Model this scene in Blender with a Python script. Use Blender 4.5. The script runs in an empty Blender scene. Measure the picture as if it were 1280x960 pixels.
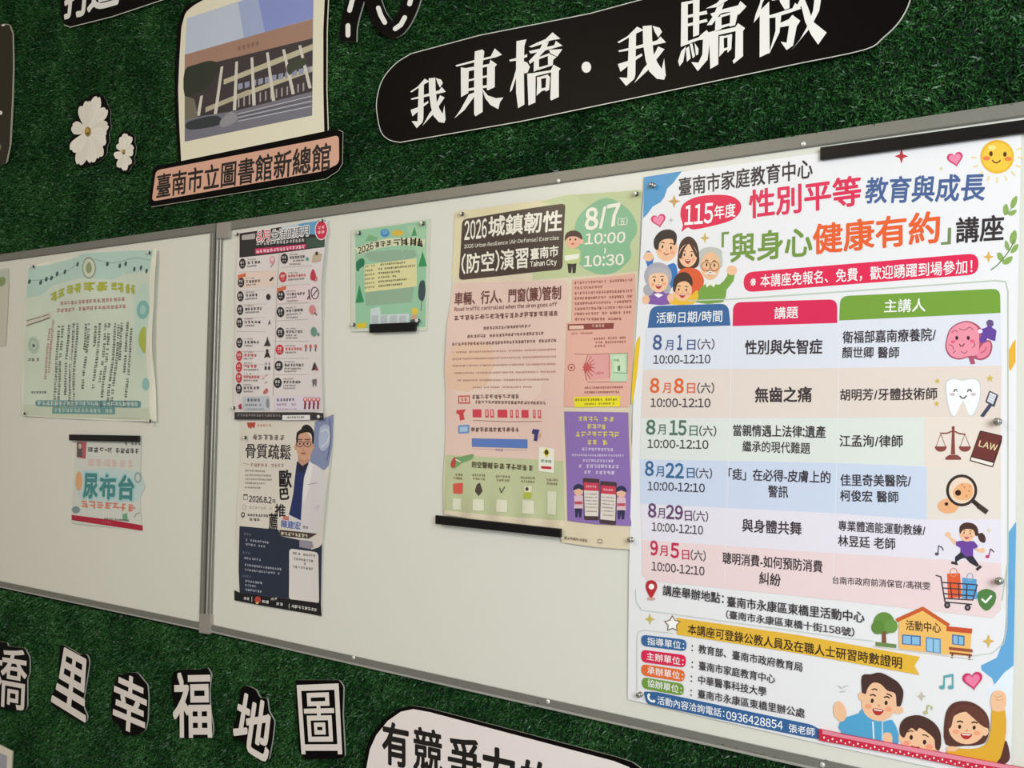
import bpy, bmesh, math, random
import numpy as np
from mathutils import Vector, Matrix
from mathutils.geometry import tessellate_polygon

# ------------------------------------------------------------------ camera, light, exposure
S = bpy.context.scene
COL = S.collection
FPX = 1350.0                                   # focal length in pixels of the 1280 px wide frame
YAW, PITCH, ROLL = (math.radians(a) for a in (-37.3118, 2.1981, 1.5087))
DIST = 1.55616                                 # camera to board, metres
EYE = Vector((0.0, -DIST, 1.47))
cy_, sy_ = math.cos(YAW), math.sin(YAW)
FWD = Vector((sy_*math.cos(PITCH), cy_*math.cos(PITCH), math.sin(PITCH)))
_r = Vector((cy_, -sy_, 0)); _u = _r.cross(FWD)
RIGHT = math.cos(ROLL)*_r + math.sin(ROLL)*_u
UP = -math.sin(ROLL)*_r + math.cos(ROLL)*_u
cam_d = bpy.data.cameras.new('camera'); cam = bpy.data.objects.new('camera', cam_d); COL.objects.link(cam)
cam_d.sensor_width = 36.0; cam_d.lens = 36.0*FPX/1280.0; cam_d.clip_start = 0.02
m3 = Matrix((RIGHT, UP, -FWD)).transposed()
cam.matrix_world = Matrix.Translation(EYE) @ m3.to_4x4()
S.camera = cam

W = bpy.data.worlds.new('room_air'); S.world = W; W.use_nodes = True
bg = W.node_tree.nodes['Background']; bg.inputs[0].default_value = (1.0, 0.97, 0.93, 1); bg.inputs[1].default_value = 0.16

def area(name, loc, aim, size, sizey, power, color):
    d = bpy.data.lights.new(name, 'AREA'); d.shape = 'RECTANGLE'; d.size = size; d.size_y = sizey
    d.energy = power; d.color = color
    o = bpy.data.objects.new(name, d); COL.objects.link(o); o.location = loc
    o.rotation_euler = (Vector(aim)-Vector(loc)).to_track_quat('-Z', 'Y').to_euler()
    return o
area('window_daylight', (1.7, -2.4, 2.1), (-1.2, 0, 1.35), 1.6, 1.5, 75, (0.89, 0.97, 1.0))
area('ceiling_lamp', (-2.5, -2.4, 2.85), (-2.5, -1.4, 0.0), 1.2, 0.3, 19.5, (1.0, 0.87, 0.66))

S.view_settings.view_transform = 'Standard'; S.view_settings.look = 'None'
S.view_settings.gamma = 1.0; S.view_settings.use_curve_mapping = False
S.view_settings.exposure = 0.55

# ------------------------------------------------------------------ helpers
def at(px, py, d=0.0):
    """the point of the plane y = -d seen at pixel (px, py)"""
    v = (px-640.0)*RIGHT + (480.0-py)*UP + FPX*FWD
    t = (-d - EYE.y)/v.y
    return EYE + t*v

def lin(c):
    c /= 255.0
    return c/12.92 if c <= 0.04045 else ((c+0.055)/1.055)**2.4

_mats = {}
def M(rgb, rough=0.45, metal=0.0, name=None, grain=0.0, spec=0.5):
    key = (tuple(rgb), rough, metal, name, grain, spec)
    if key in _mats: return _mats[key]
    m = bpy.data.materials.new(name or 'ink'); m.use_nodes = True
    nt = m.node_tree; b = nt.nodes['Principled BSDF']
    c = tuple(lin(v) for v in rgb) + (1,)
    b.inputs['Base Color'].default_value = c
    b.inputs['Roughness'].default_value = rough
    b.inputs['Metallic'].default_value = metal
    b.inputs['Specular IOR Level'].default_value = spec
    if grain:
        tc = nt.nodes.new('ShaderNodeTexCoord'); n = nt.nodes.new('ShaderNodeTexNoise'); n.inputs['Scale'].default_value = 60
        n.inputs['Detail'].default_value = 4
        mx = nt.nodes.new('ShaderNodeMix'); mx.data_type = 'RGBA'
        nt.links.new(tc.outputs['Object'], n.inputs['Vector']); nt.links.new(n.outputs['Fac'], mx.inputs['Factor'])
        mx.inputs['A'].default_value = tuple(v*(1-grain) for v in c[:3])+(1,)
        mx.inputs['B'].default_value = tuple(min(1, v*(1+grain)) for v in c[:3])+(1,)
        nt.links.new(mx.outputs['Result'], b.inputs['Base Color'])
    _mats[key] = m
    return m

def tag(o, label=None, cat=None, group=None, kind=None):
    if label: o['label'] = label
    if cat: o['category'] = cat
    if group: o['group'] = group
    if kind: o['kind'] = kind
    return o

def link(name, verts, faces, mats, mi=None, parent=None, smooth=False):
    me = bpy.data.meshes.new(name)
    inv = Vector((0, 0, 0))
    if parent is not None: inv = parent.location
    me.from_pydata([tuple(Vector(v)-inv) for v in verts], [], faces)
    for m in mats: me.materials.append(m)
    if mi is not None: me.polygons.foreach_set('material_index', mi)
    if smooth: me.polygons.foreach_set('use_smooth', [True]*len(me.polygons))
    me.update()
    o = bpy.data.objects.new(name, me); COL.objects.link(o)
    if parent is not None: o.parent = parent
    return o

def empty(name, loc):
    o = bpy.data.objects.new(name, None); COL.objects.link(o); o.location = loc; o.empty_display_size = 0.05
    return o

def spline(pts, n=6, closed=True):
    out = []; N = len(pts)
    rng = range(N) if closed else range(N-1)
    for i in rng:
        if closed: p0, p1, p2, p3 = (pts[(i+k-1) % N] for k in range(4))
        else: p0, p1, p2, p3 = pts[max(i-1, 0)], pts[i], pts[i+1], pts[min(i+2, N-1)]
        for k in range(n):
            t = k/n
            out.append(tuple(0.5*((2*b)+(-a+c)*t+(2*a-5*b+4*c-d)*t*t+(-a+3*b-3*c+d)*t**3) for a, b, c, d in zip(p0, p1, p2, p3)))
    if not closed: out.append(tuple(pts[-1]))
    return out

def rounded(pts, r, n=5):
    """polygon with its corners rounded, r in the same units"""
    out = []; N = len(pts)
    for i in range(N):
        a, b, c = Vector(pts[i-1]), Vector(pts[i]), Vector(pts[(i+1) % N])
        ri = r[i] if isinstance(r, (list, tuple)) else r
        if ri <= 0: out.append(tuple(b)); continue
        d1 = (a-b); d2 = (c-b)
        q = min(ri, d1.length*0.5, d2.length*0.5)
        p0 = b+d1.normalized()*q; p1 = b+d2.normalized()*q
        for k in range(n+1):
            t = k/n
            out.append(tuple((1-t)**2*p0+2*t*(1-t)*b+t*t*p1))
    return out

_tc = bpy.data.curves.new('type', 'FONT'); _to = bpy.data.objects.new('type', _tc); COL.objects.link(_to)
_glyphs = {}
def _raw(s, res):
    _tc.body = s; _tc.resolution_u = res
    _to.update_tag(); bpy.context.view_layer.update()
    ev = _to.evaluated_get(bpy.context.evaluated_depsgraph_get()); me = ev.to_mesh()
    v = np.array([p.co[:2] for p in me.vertices]).reshape(-1, 2); f = [tuple(p.vertices) for p in me.polygons]
    ev.to_mesh_clear()
    return v, f
def glyphs(s, bold=0.0, res=3):
    """flat outline mesh of a line of writing (verts Nx2, faces), set character by character; western figures spaced by their own width"""
    k = (s, res)
    if k in _glyphs: return _glyphs[k]
    V, Fc, x, n = [], [], 0.0, 0
    for ch in s:
        if ch == ' ': x += 0.30; continue
        o = ord(ch)
        wide = chr(o+0xFEE0) if 0x21 <= o <= 0x7e and ch not in '-/' else ch
        kk = (wide, res, 1)
        if kk not in _glyphs: _glyphs[kk] = _raw(wide, res)
        v, f = _glyphs[kk]
        if len(v) == 0: x += 0.3; continue
        v = v.copy()
        if o < 0x7f:
            v[:, 0] -= v[:, 0].min(); w = v[:, 0].max(); g = 0.085
            v[:, 0] += x+g/2; adv = w+g
        else: v[:, 0] += x; adv = 1.0
        V.append(v); Fc += [tuple(i+n for i in q) for q in f]; n += len(v); x += adv
    _glyphs[k] = (np.concatenate(V), Fc)
    return _glyphs[k]

class Print:
    """a printed sheet or sign on the board: parts collect flat inked shapes laid over one another"""
    def __init__(s, name, label, cat, foot, group=None, base=0.002, bump=None, rough=0.42, grid=0.006, spec=0.5, step=0.000003):
        s.root = empty(name, at(*foot)); tag(s.root, label, cat, group)
        s.base, s.bumpf, s.rough, s.grid, s.spec, s.step = base, bump, rough, grid, spec, step
        s.parts = {}; s.cur = None; s.n = 0; s.fr = (0, 0, 1.0); s.box = None
    def part(s, name, new=False):
        """what follows is printed into this part (new: another one of the same kind)"""
        key = (name, len(s.parts)) if new else (name, 0)
        s.cur = s.parts.setdefault(key, {'v': [], 'f': [], 'm': [], 'mats': []}); return s
    def F(s, x0=0, y0=0, sc=1.0): s.fr = (x0, y0, sc); return s
    def px(s, p): return (s.fr[0]+p[0]/s.fr[2], s.fr[1]+p[1]/s.fr[2])
    def pl(s, p, extra=0.0):
        q = at(*s.px(p), s.base+extra); return (q.x, q.z)
    def h(s, x, z):
        if s.bumpf is None or s.box is None: return 0.0
        x0, x1, z0, z1 = s.box
        return max(s.bumpf((x-x0)/(x1-x0), (z-z0)/(z1-z0)), 0.0012-s.base)
    def add(s, vs, fs, col, layer):
        P = s.cur; m = col if isinstance(col, bpy.types.Material) else M(col, s.rough, spec=s.spec)
        if m not in P['mats']: P['mats'].append(m)
        k = P['mats'].index(m); o = len(P['v'])
        for x, z in vs: P['v'].append((x, -(s.base+s.h(x, z)+layer), z))
        for f in fs: P['f'].append(tuple(o+i for i in f)); P['m'].append(k)
    def flat(s, pts, col, layer=None):
        """fill a polygon given in plane coordinates"""
        if layer is None: s.n += 1; layer = 0.00012+s.step*s.n
        bm = bmesh.new()
        vv = [bm.verts.new((x, 0, z)) for x, z in pts]
        for t in tessellate_polygon([[Vector((x, z, 0)) for x, z in pts]]):
            if len(set(t)) == 3:
                try: bm.faces.new([vv[i] for i in t])
                except ValueError: pass
        if s.bumpf is not None:
            for ax in (0, 2):
                lo = min(p[0 if ax == 0 else 1] for p in pts); hi = max(p[0 if ax == 0 else 1] for p in pts)
                k = math.ceil(lo/s.grid)
                while k*s.grid < hi:
                    co = Vector((0, 0, 0)); co[ax] = k*s.grid; no = Vector((0, 0, 0)); no[ax] = 1
                    bmesh.ops.bisect_plane(bm, geom=bm.verts[:]+bm.edges[:]+bm.faces[:], plane_co=co, plane_no=no, dist=1e-7)
                    k += 1
        bm.verts.index_update()
        vs = [(v.co.x, v.co.z) for v in bm.verts]; fs = []
        for f in bm.faces:
            ids = [v.index for v in f.verts]
            a, b, c = (vs[i] for i in ids[:3])
            n = 0.0
            for i in range(len(ids)):
                p, q = vs[ids[i]], vs[ids[(i+1) % len(ids)]]; n += p[0]*q[1]-p[1]*q[0]
            fs.append(ids if n > 0 else ids[::-1])
        bm.free()
        s.add(vs, fs, col, layer)
    def poly(s, pts, col, r=0, smooth=0, layer=None):
        if smooth: pts = spline(pts, smooth)
        elif r: pts = rounded(pts, r)
        s.flat([s.pl(p) for p in pts], col, layer); return s
    def sheet(s, pts, col, smooth=0, r=0):
        if smooth: pts = spline(pts, smooth)
        elif r: pts = rounded(pts, r)
        q = [s.pl(p) for p in pts]
        s.box = (min(p[0] for p in q), max(p[0] for p in q), min(p[1] for p in q), max(p[1] for p in q))
        s.part('sheet'); s.flat(q, col, 0.0); return s
    def ell(s, cx, cy, rx, ry, col, rot=0.0, n=24, a0=0, a1=360):
        c, d = math.cos(math.radians(rot)), math.sin(math.radians(rot)); pts = []
        full = abs(a1-a0) >= 360
        for k in range(n if full else n+1):
            t = math.radians(a0+(a1-a0)*k/n); x, y = rx*math.cos(t), ry*math.sin(t)
            pts.append((cx+x*c-y*d, cy+x*d+y*c))
        return s.poly(pts, col)
    def ring(s, cx, cy, rx, ry, w, col, n=28):
        pts = [(cx+rx*math.cos(2*math.pi*k/n), cy+ry*math.sin(2*math.pi*k/n)) for k in range(n+1)]
        return s.line(pts, w, col)
    def line(s, pts, w, col, smooth=0):
        if smooth: pts = spline(pts, smooth, False)
        s.n += 1; layer = 0.00012+s.step*s.n
        for i, (a, b) in enumerate(zip(pts, pts[1:])):
            a, b = Vector(a), Vector(b); d = b-a
            if d.length < 1e-6: continue
            d.normalize(); e = d*(w*0.25)
            n = Vector((-d.y, d.x))*w*0.5
            if i > 0: a = a-e
            if i < len(pts)-2: b = b+e
            s.flat([s.pl(p) for p in (a+n, b+n, b-n, a-n)], col, layer+(0.000002 if i % 2 else 0.0))
        return s
    def T(s, txt, x0, y0, x1, y1, h, col, bold=0.012, heavy=0.0, res=2):
        """a line of writing whose middle runs from (x0, y0) to (x1, y1), h tall"""
        v, f = glyphs(txt, 0.0, res)
        if len(v) == 0: return s
        lo, hi = v.min(0), v.max(0)
        L, R = Vector(s.pl((x0, y0))), Vector(s.pl((x1, y1)))
        mx, my = (x0+x1)/2, (y0+y1)/2
        H = (Vector(s.pl((mx, my-h/2)))-Vector(s.pl((mx, my+h/2)))).length
        ax = (R-L); up = Vector((-ax.y, ax.x)).normalized()*H
        s.n += 1; layer = 0.00045+s.step*s.n
        for sx, sz, k in s.spread(bold, heavy):
            q = []
            for p in v:
                a = (p[0]-lo[0]+sx)/(hi[0]-lo[0]); b = (p[1]+sz-(lo[1]+hi[1])/2)/(hi[1]-lo[1])
                w = L+ax*a+up*b; q.append((w.x, w.y))
            s.add(q, f, col, layer+k)
        return s
    @staticmethod
    def spread(bold, heavy=0.0):
        """thicken strokes: shifted copies, each a hair above the last"""
        out = []
        if heavy:
            n = 7
            for i in range(n): out.append((heavy*(2*i/(n-1)-1), 0.0))
            if bold: out += [(-heavy, bold), (heavy, bold), (-heavy, -bold), (heavy, -bold), (0, bold), (0, -bold)]
        elif bold < 0.004: out = [(0.0, 0.0)]
        elif bold < 0.02: out = [(bold*a, bold*b) for a, b in ((-1, -1), (1, -1), (1, 1), (-1, 1))]
        else: out = [(bold*math.cos(k*math.pi/5), bold*math.sin(k*math.pi/5)) for k in range(10)]+[(0.0, 0.0)]
        return [(a, b, 0.000004*i) for i, (a, b) in enumerate(out)]
    def Q(s, txt, quad, col, bold=0.02, layer=None, res=3):
        """writing squeezed into a four-cornered outline tl, tr, br, bl"""
        v, f = glyphs(txt, 0.0, res); lo, hi = v.min(0), v.max(0)
        tl, tr, br, bl = (Vector(s.pl(p)) for p in quad)
        s.n += 1; layer = layer if layer is not None else 0.00045+s.step*s.n
        for sx, sz, k in s.spread(bold):
            q = []
            for p in v:
                a, b = (p[0]+sx-lo[0])/(hi[0]-lo[0]), (p[1]+sz-lo[1])/(hi[1]-lo[1])
                w = (bl*(1-a)+br*a)*(1-b)+(tl*(1-a)+tr*a)*b; q.append((w.x, w.y))
            s.add(q, f, col, layer+k)
        return s
    def marks(s, x0, y0, x1, y1, h, col, seed=0, gap=0.12, vertical=False):
        """a line of print too small to read: rows of little strokes"""
        rnd = random.Random(seed*7919+int(x0*13+y0*7))
        L = math.hypot(x1-x0, y1-y0); n = max(2, int(L/(h*0.95)))
        s.n += 1; layer = 0.00045+s.step*s.n
        ux, uy = (x1-x0)/L, (y1-y0)/L
        nx, ny = (1, 0) if vertical else (0, 1)
        step = L/n; lay = ([], []), ([], []), ([], [])
        def dab(a0, a1, b0, b1, g=0):
            vs, fs = lay[g]; o = len(vs)
            vs.extend(s.pl((x0+ux*a+nx*b, y0+uy*a+ny*b)) for a, b in ((a0, b1), (a1, b1), (a1, b0), (a0, b0)))
            A = sum(p[0]*q[1]-p[1]*q[0] for p, q in zip(vs[o:], vs[o+1:]+vs[o:o+1]))
            fs.append((o, o+1, o+2, o+3) if A > 0 else (o+3, o+2, o+1, o))
        for i in range(n):
            if rnd.random() < gap*0.6: continue
            c = i*step; nb = rnd.choice((2, 3, 3)); off = rnd.uniform(-.06, .06)
            for k in range(nb):
                l = rnd.uniform(.03, .34) if rnd.random() < .5 else .06; r = rnd.uniform(.62, .95)
                b0 = (-0.46+off+k*0.86/(nb-.2))*h; dab(c+step*l, c+step*r, b0, b0+h*(.15 if nb > 3 else .18))
            for q_ in range(rnd.choice((1, 1, 2))):
                a0 = c+step*rnd.uniform(.12, .68); t0 = rnd.choice((-.5, -.5, -.1)); t1 = rnd.choice((.5, .5, .1))
                if t1-t0 > .3: dab(a0, a0+step*.17, t0*h, t1*h, 1+q_)
        for g, (vs, fs) in enumerate(lay):
            if fs: s.add(vs, fs, col, layer+0.000004*g)
        return s
    def face(s, cx, cy, w, h, rot=0, skin=(243, 190, 150), open_=True, eye=(60, 35, 25), cheek=True):
        """a small printed cartoon face"""
        c, d = math.cos(math.radians(rot)), math.sin(math.radians(rot))
        R = lambda x, y: (cx+(x*c-y*d)*w, cy+(x*d+y*c)*h)
        s.ell(cx, cy, w, h, skin, rot)
        if cheek:
            for sx in (-.58, .58):
                p = R(sx, .28); s.ell(p[0], p[1], w*.2, h*.14, (245, 165, 130), rot, 12)
        for sx in (-.4, .4):
            p = R(sx, -.05); s.ell(p[0], p[1], w*.09, h*.13, eye, rot, 10)
            s.line([R(sx-.17, -.33), R(sx, -.4), R(sx+.17, -.33)], w*.08, eye)
        s.line([R(-.04, .1), R(.06, .17), R(-.03, .2)], w*.06, (215, 140, 105))
        if open_:
            s.poly([R(-.3, .36), R(.3, .36), R(.2, .62), R(0, .7), R(-.2, .62)], (185, 50, 50), smooth=3)
            s.poly([R(-.24, .38), R(.24, .38), R(.2, .45), R(-.2, .45)], (250, 245, 240))
        else:
            s.line([R(-.25, .4), R(0, .52), R(.25, .4)], w*.09, (170, 60, 50))
        return s
    def star(s, cx, cy, r, col, n=4, inner=0.35, rot=0, yx=1.0):
        pts = []
        for k in range(2*n):
            a = math.radians(rot-90+180*k/n); q = r if k % 2 == 0 else r*inner
            pts.append((cx+q*math.cos(a), cy+q*math.sin(a)*yx))
        return s.poly(pts, col)
    def heart(s, cx, cy, r, col, rot=0):
        c, d = math.cos(math.radians(rot)), math.sin(math.radians(rot)); pts = []
        for k in range(28):
            t = 2*math.pi*k/28
            x = 16*math.sin(t)**3/16*r; y = -(13*math.cos(t)-5*math.cos(2*t)-2*math.cos(3*t)-math.cos(4*t))/16*r
            pts.append((cx+x*c-y*d, cy+x*d+y*c))
        return s.poly(pts, col)
    def slab(s, name, pts, front, side, thick, smooth=0, r=0, edge=0.0008):
        """a solid panel with its front at the sign's base distance"""
        if smooth: pts = spline(pts, smooth)
        elif r: pts = rounded(pts, r)
        q = [s.pl(p) for p in pts]
        if sum(a[0]*b[1]-a[1]*b[0] for a, b in zip(q, q[1:]+q[:1])) < 0: q = q[::-1]
        n = len(q); v = [(x, -s.base, z) for x, z in q]+[(x, -s.base+thick, z) for x, z in q]
        tri = tessellate_polygon([[Vector((x, z, 0)) for x, z in q]])
        f = []; mi = []
        for t in tri:
            if len(set(t)) < 3: continue
            a, b, c = (q[i] for i in t)
            if (b[0]-a[0])*(c[1]-a[1])-(b[1]-a[1])*(c[0]-a[0]) < 0: t = t[::-1]
            f.append(tuple(t)); mi.append(0)
            f.append(tuple(n+i for i in t[::-1])); mi.append(1)
        for i in range(n):
            j = (i+1) % n; f.append((i, n+i, n+j, j)); mi.append(1)
        fm = front if isinstance(front, bpy.types.Material) else M(front, s.rough, spec=s.spec)
        sm = side if isinstance(side, bpy.types.Material) else M(side, 0.3)
        link(name, v, f, [fm, sm], mi, s.root)
        return s
    def done(s):
        for (name, _), P in s.parts.items():
            if P['f']: link(name, P['v'], P['f'], P['mats'], P['m'], s.root)
        return s

def box(vs, fs, mi, x0, x1, y0, y1, z0, z1, k=0):
    o = len(vs)
    vs += [(x0, y0, z0), (x1, y0, z0), (x1, y1, z0), (x0, y1, z0), (x0, y0, z1), (x1, y0, z1), (x1, y1, z1), (x0, y1, z1)]
    fs += [tuple(o+i for i in q) for q in ((0, 1, 5, 4), (1, 2, 6, 5), (2, 3, 7, 6), (3, 0, 4, 7), (4, 5, 6, 7), (3, 2, 1, 0))]
    mi += [k]*6

def prism(name, px4, d0, d1, mat, parent=None, bev=0.0012):
    """solid bar whose front outline is the pixel polygon px4 at distance d1 in front of the board"""
    bm = bmesh.new()
    fr = [bm.verts.new(at(x, y, d1)) for x, y in px4]; bk = [bm.verts.new((v.co.x, -d0, v.co.z)) for v in fr]
    bm.faces.new(fr); bm.faces.new(bk[::-1]); n = len(fr)
    for i in range(n): bm.faces.new((fr[i], bk[i], bk[(i+1) % n], fr[(i+1) % n]))
    bmesh.ops.recalc_face_normals(bm, faces=bm.faces[:])
    if bev: bmesh.ops.bevel(bm, geom=bm.edges[:], offset=bev, segments=2, affect='EDGES', profile=0.6)
    org = parent.location if parent is not None else sum((v.co for v in bm.verts), Vector())/len(bm.verts)
    if parent is None: org = Vector((org.x, 0, org.z))
    for v in bm.verts: v.co -= org
    me = bpy.data.meshes.new(name); bm.to_mesh(me); bm.free(); me.materials.append(mat)
    o = bpy.data.objects.new(name, me); COL.objects.link(o)
    if parent is not None: o.parent = parent
    else: o.location = org
    return o

# ------------------------------------------------------------------ the setting
plaster = M((200, 196, 186), 0.8, name='painted_plaster', grain=0.04)
def slabbox(name, x0, x1, y0, y1, z0, z1, mat):
    v, f, k = [], [], []; box(v, f, k, x0, x1, y0, y1, z0, z1)
    return tag(link(name, v, f, [mat]), kind='structure')
WALL_Y = 0.035
slabbox('wall_back', -6.0, 2.6, WALL_Y, WALL_Y+0.15, 0, 3.0, plaster)
slabbox('floor', -6.0, 2.6, -4.0, WALL_Y+0.15, -0.1, 0, M((150, 145, 138), 0.35, name='floor_tile', grain=0.06))
slabbox('ceiling', -6.0, 2.6, -4.0, WALL_Y+0.15, 3.0, 3.1, M((225, 222, 214), 0.9, name='ceiling_paint'))

# board edges measured along the wall
def zt(x): return at(*x)[2]
# whiteboards: surface, four frame rails, screws
alu = M((134, 132, 124), 0.45, 0.35, 'brushed_aluminium', 0.06); alu_lit = M((196, 194, 186), 0.3, 0.5, 'lit_aluminium', 0.04)  # paler aluminium has highlights and light from above put into its colour
alu_dark = M((84, 82, 76), 0.5, 0.3, 'aluminium_groove')
enamel = M((226, 224, 214), 0.22, 0.0, 'white_enamel', 0.0)
def quadprism(name, corners, y0, y1, mat, parent):
    """corners are (x, z) on the board"""
    v = [(x, -y1, z) for x, z in corners]+[(x, -y0, z) for x, z in corners]
    bm = bmesh.new(); vv = [bm.verts.new(Vector(c)-parent.location) for c in v]
    bm.faces.new(vv[:4]); bm.faces.new(vv[4:][::-1])
    for i in range(4): bm.faces.new((vv[i], vv[4+i], vv[4+(i+1) % 4], vv[(i+1) % 4]))
    bmesh.ops.recalc_face_normals(bm, faces=bm.faces[:])
    bmesh.ops.bevel(bm, geom=bm.edges[:], offset=0.001, segments=2, affect='EDGES')
    me = bpy.data.meshes.new(name); bm.to_mesh(me); bm.free(); me.materials.append(mat)
    o = bpy.data.objects.new(name, me); COL.objects.link(o); o.parent = parent
    return o
def xz(px, py, d=0.0): p = at(px, py, d); return (p.x, p.z)
def extend(a, b, x):
    t = (x-a[0])/(b[0]-a[0]); return (x, a[1]+(b[1]-a[1])*t)
RAIL = 0.005
RW = 0.020; BW = 0.011
def whiteboard(label, tl, tr, br, bl, sw_l, sw_r, screws):
    root = empty('whiteboard', ((bl[0]+br[0])/2, 0.0, min(bl[1], br[1]))); tag(root, label, 'whiteboard', 'enamel whiteboards on the wall')
    quadprism('board_surface', [bl, br, tr, tl], -0.02, 0.0, enamel, root)
    up = lambda p, k: (p[0], p[1]+k)
    rt = quadprism('top_rail', [up(tl, 0), up(tr, 0), up(tr, RW), up(tl, RW)], -0.02, RAIL, alu, root)
    rb = quadprism('bottom_rail', [up(bl, -BW), up(br, -BW), up(br, 0), up(bl, 0)], -0.02, RAIL, alu, root)
    quadprism('bottom_lip', [up(bl, -BW-0.004), up(br, -BW-0.004), up(br, -BW), up(bl, -BW)], -0.02, RAIL+0.004, alu_lit, root)  # ledge catching light from above, painted in the paler aluminium
    sd = lambda p, q, k: (p[0]+k, p[1])
    if sw_l:
        quadprism('side_rail', [up(bl, 0), (bl[0]+sw_l, bl[1]), (tl[0]+sw_l, tl[1]), up(tl, 0)], -0.0, RAIL+0.001, alu, root)
        for k, w_, mt in ((0.0, .16, alu_dark), (0.26, .20, alu_lit), (0.86, .10, alu_lit)):  # pale strips are painted highlights, the dark one is the gap between boards
            quadprism('rail_gap_glint', [(bl[0]+sw_l*k, bl[1]+.002), (bl[0]+sw_l*(k+w_), bl[1]+.002), (tl[0]+sw_l*(k+w_), tl[1]-.002), (tl[0]+sw_l*k, tl[1]-.002)], RAIL, RAIL+0.0022, mt, root)
    if sw_r:
        quadprism('side_rail', [(br[0]-sw_r, br[1]), up(br, 0), up(tr, 0), (tr[0]-sw_r, tr[1])], -0.0, RAIL+0.001, alu, root)
        for k, w_ in ((0.52, .14),):  # pale strip paints the highlight running along the rail
            quadprism('rail_gap_glint', [(br[0]-sw_r*(1-k), br[1]+.002), (br[0]-sw_r*(1-k-w_), br[1]+.002), (tr[0]-sw_r*(1-k-w_), tr[1]-.002), (tr[0]-sw_r*(1-k), tr[1]-.002)], RAIL, RAIL+0.0018, alu_lit, root)
    for x, y in screws:
        p = at(x, y, RAIL); vs, fs = [], []
        N = 12
        for rr, hh in ((.0042, 0), (.004, .0012), (.0024, .0022)):
            vs += [(p.x+rr*math.cos(2*math.pi*k/N), -RAIL-hh, p.z+rr*math.sin(2*math.pi*k/N)) for k in range(N)]
        for r_ in range(2):
            for k in range(N): fs.append((r_*N+k, r_*N+(k+1) % N, (r_+1)*N+(k+1) % N, (r_+1)*N+k))
        fs.append(tuple(range(2*N, 3*N)))
        link('screw', vs, fs, [M((235, 233, 228), 0.25, 0.6, 'screw_head')], None, root, True)
    return root
L_bl, L_br = xz(0, 726.5), xz(257, 779.5)
L_tl, L_tr = xz(0, 327), xz(271, 290)
R_bl, R_br, R_tl, R_tr = xz(258, 779.5), xz(1030, 950), xz(272, 290), xz(1280, 146)
XL, XR = -4.4, 0.55
lb = whiteboard('cream whiteboard left of the aluminium divider, holding the teal name list', extend(L_tl, L_tr, XL), L_tr, L_br, extend(L_bl, L_br, XL), 0, 0.017, [])
rb = whiteboard('long whiteboard right of the aluminium divider, holding the big lecture schedule', R_tl, extend(R_tl, R_tr, XR), extend(R_bl, R_br, XR), R_bl, 0.022, 0.02,
    [(698, 226), (1004, 180), (442, 822), (685, 877), (1028, 956)])

brk = M((168, 160, 152), 0.4, 0.3, 'joint_sleeve', 0.05)
for q in ([(249, 791), (262.5, 793), (263.5, 768), (249.5, 767)], [(270.5, 299), (286, 297), (287.5, 277), (271.5, 279)]):
    quadprism('joint_sleeve', [xz(x, y, 0.008) for x, y in q], 0.002, 0.0095, brk, rb)

# ------------------------------------------------------------------ artificial turf
def turf_mat():
    m = bpy.data.materials.new('plastic_grass'); m.use_nodes = True; nt = m.node_tree; b = nt.nodes['Principled BSDF']
    tc = nt.nodes.new('ShaderNodeTexCoord'); n = nt.nodes.new('ShaderNodeTexNoise'); n.inputs['Scale'].default_value = 260; n.inputs['Detail'].default_value = 2
    n2 = nt.nodes.new('ShaderNodeTexNoise'); n2.inputs['Scale'].default_value = 7
    r = nt.nodes.new('ShaderNodeValToRGB'); e = r.color_ramp.elements
    e[0].position = 0.30; e[0].color = (0.003, 0.022, 0.005, 1); e[1].position = 0.72; e[1].color = (0.075, 0.22, 0.058, 1)
    k = e.new(0.5); k.color = (0.012, 0.072, 0.014, 1)
    ad = nt.nodes.new('ShaderNodeMath'); ad.operation = 'MULTIPLY_ADD'; ad.inputs[1].default_value = 0.5; 
    nt.links.new(tc.outputs['Object'], n.inputs['Vector']); nt.links.new(tc.outputs['Object'], n2.inputs['Vector'])
    sb = nt.nodes.new('ShaderNodeMath'); sb.operation = 'SUBTRACT'; sb.inputs[1].default_value = 0.26
    nt.links.new(n2.outputs['Fac'], ad.inputs[0]); nt.links.new(n.outputs['Fac'], sb.inputs[0]); nt.links.new(sb.outputs[0], ad.inputs[2])
    nt.links.new(ad.outputs[0], r.inputs['Fac']); nt.links.new(r.outputs['Color'], b.inputs['Base Color'])
    b.inputs['Roughness'].default_value = 0.38; b.inputs['Specular IOR Level'].default_value = 0.32
    return m
TURF = turf_mat()
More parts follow.
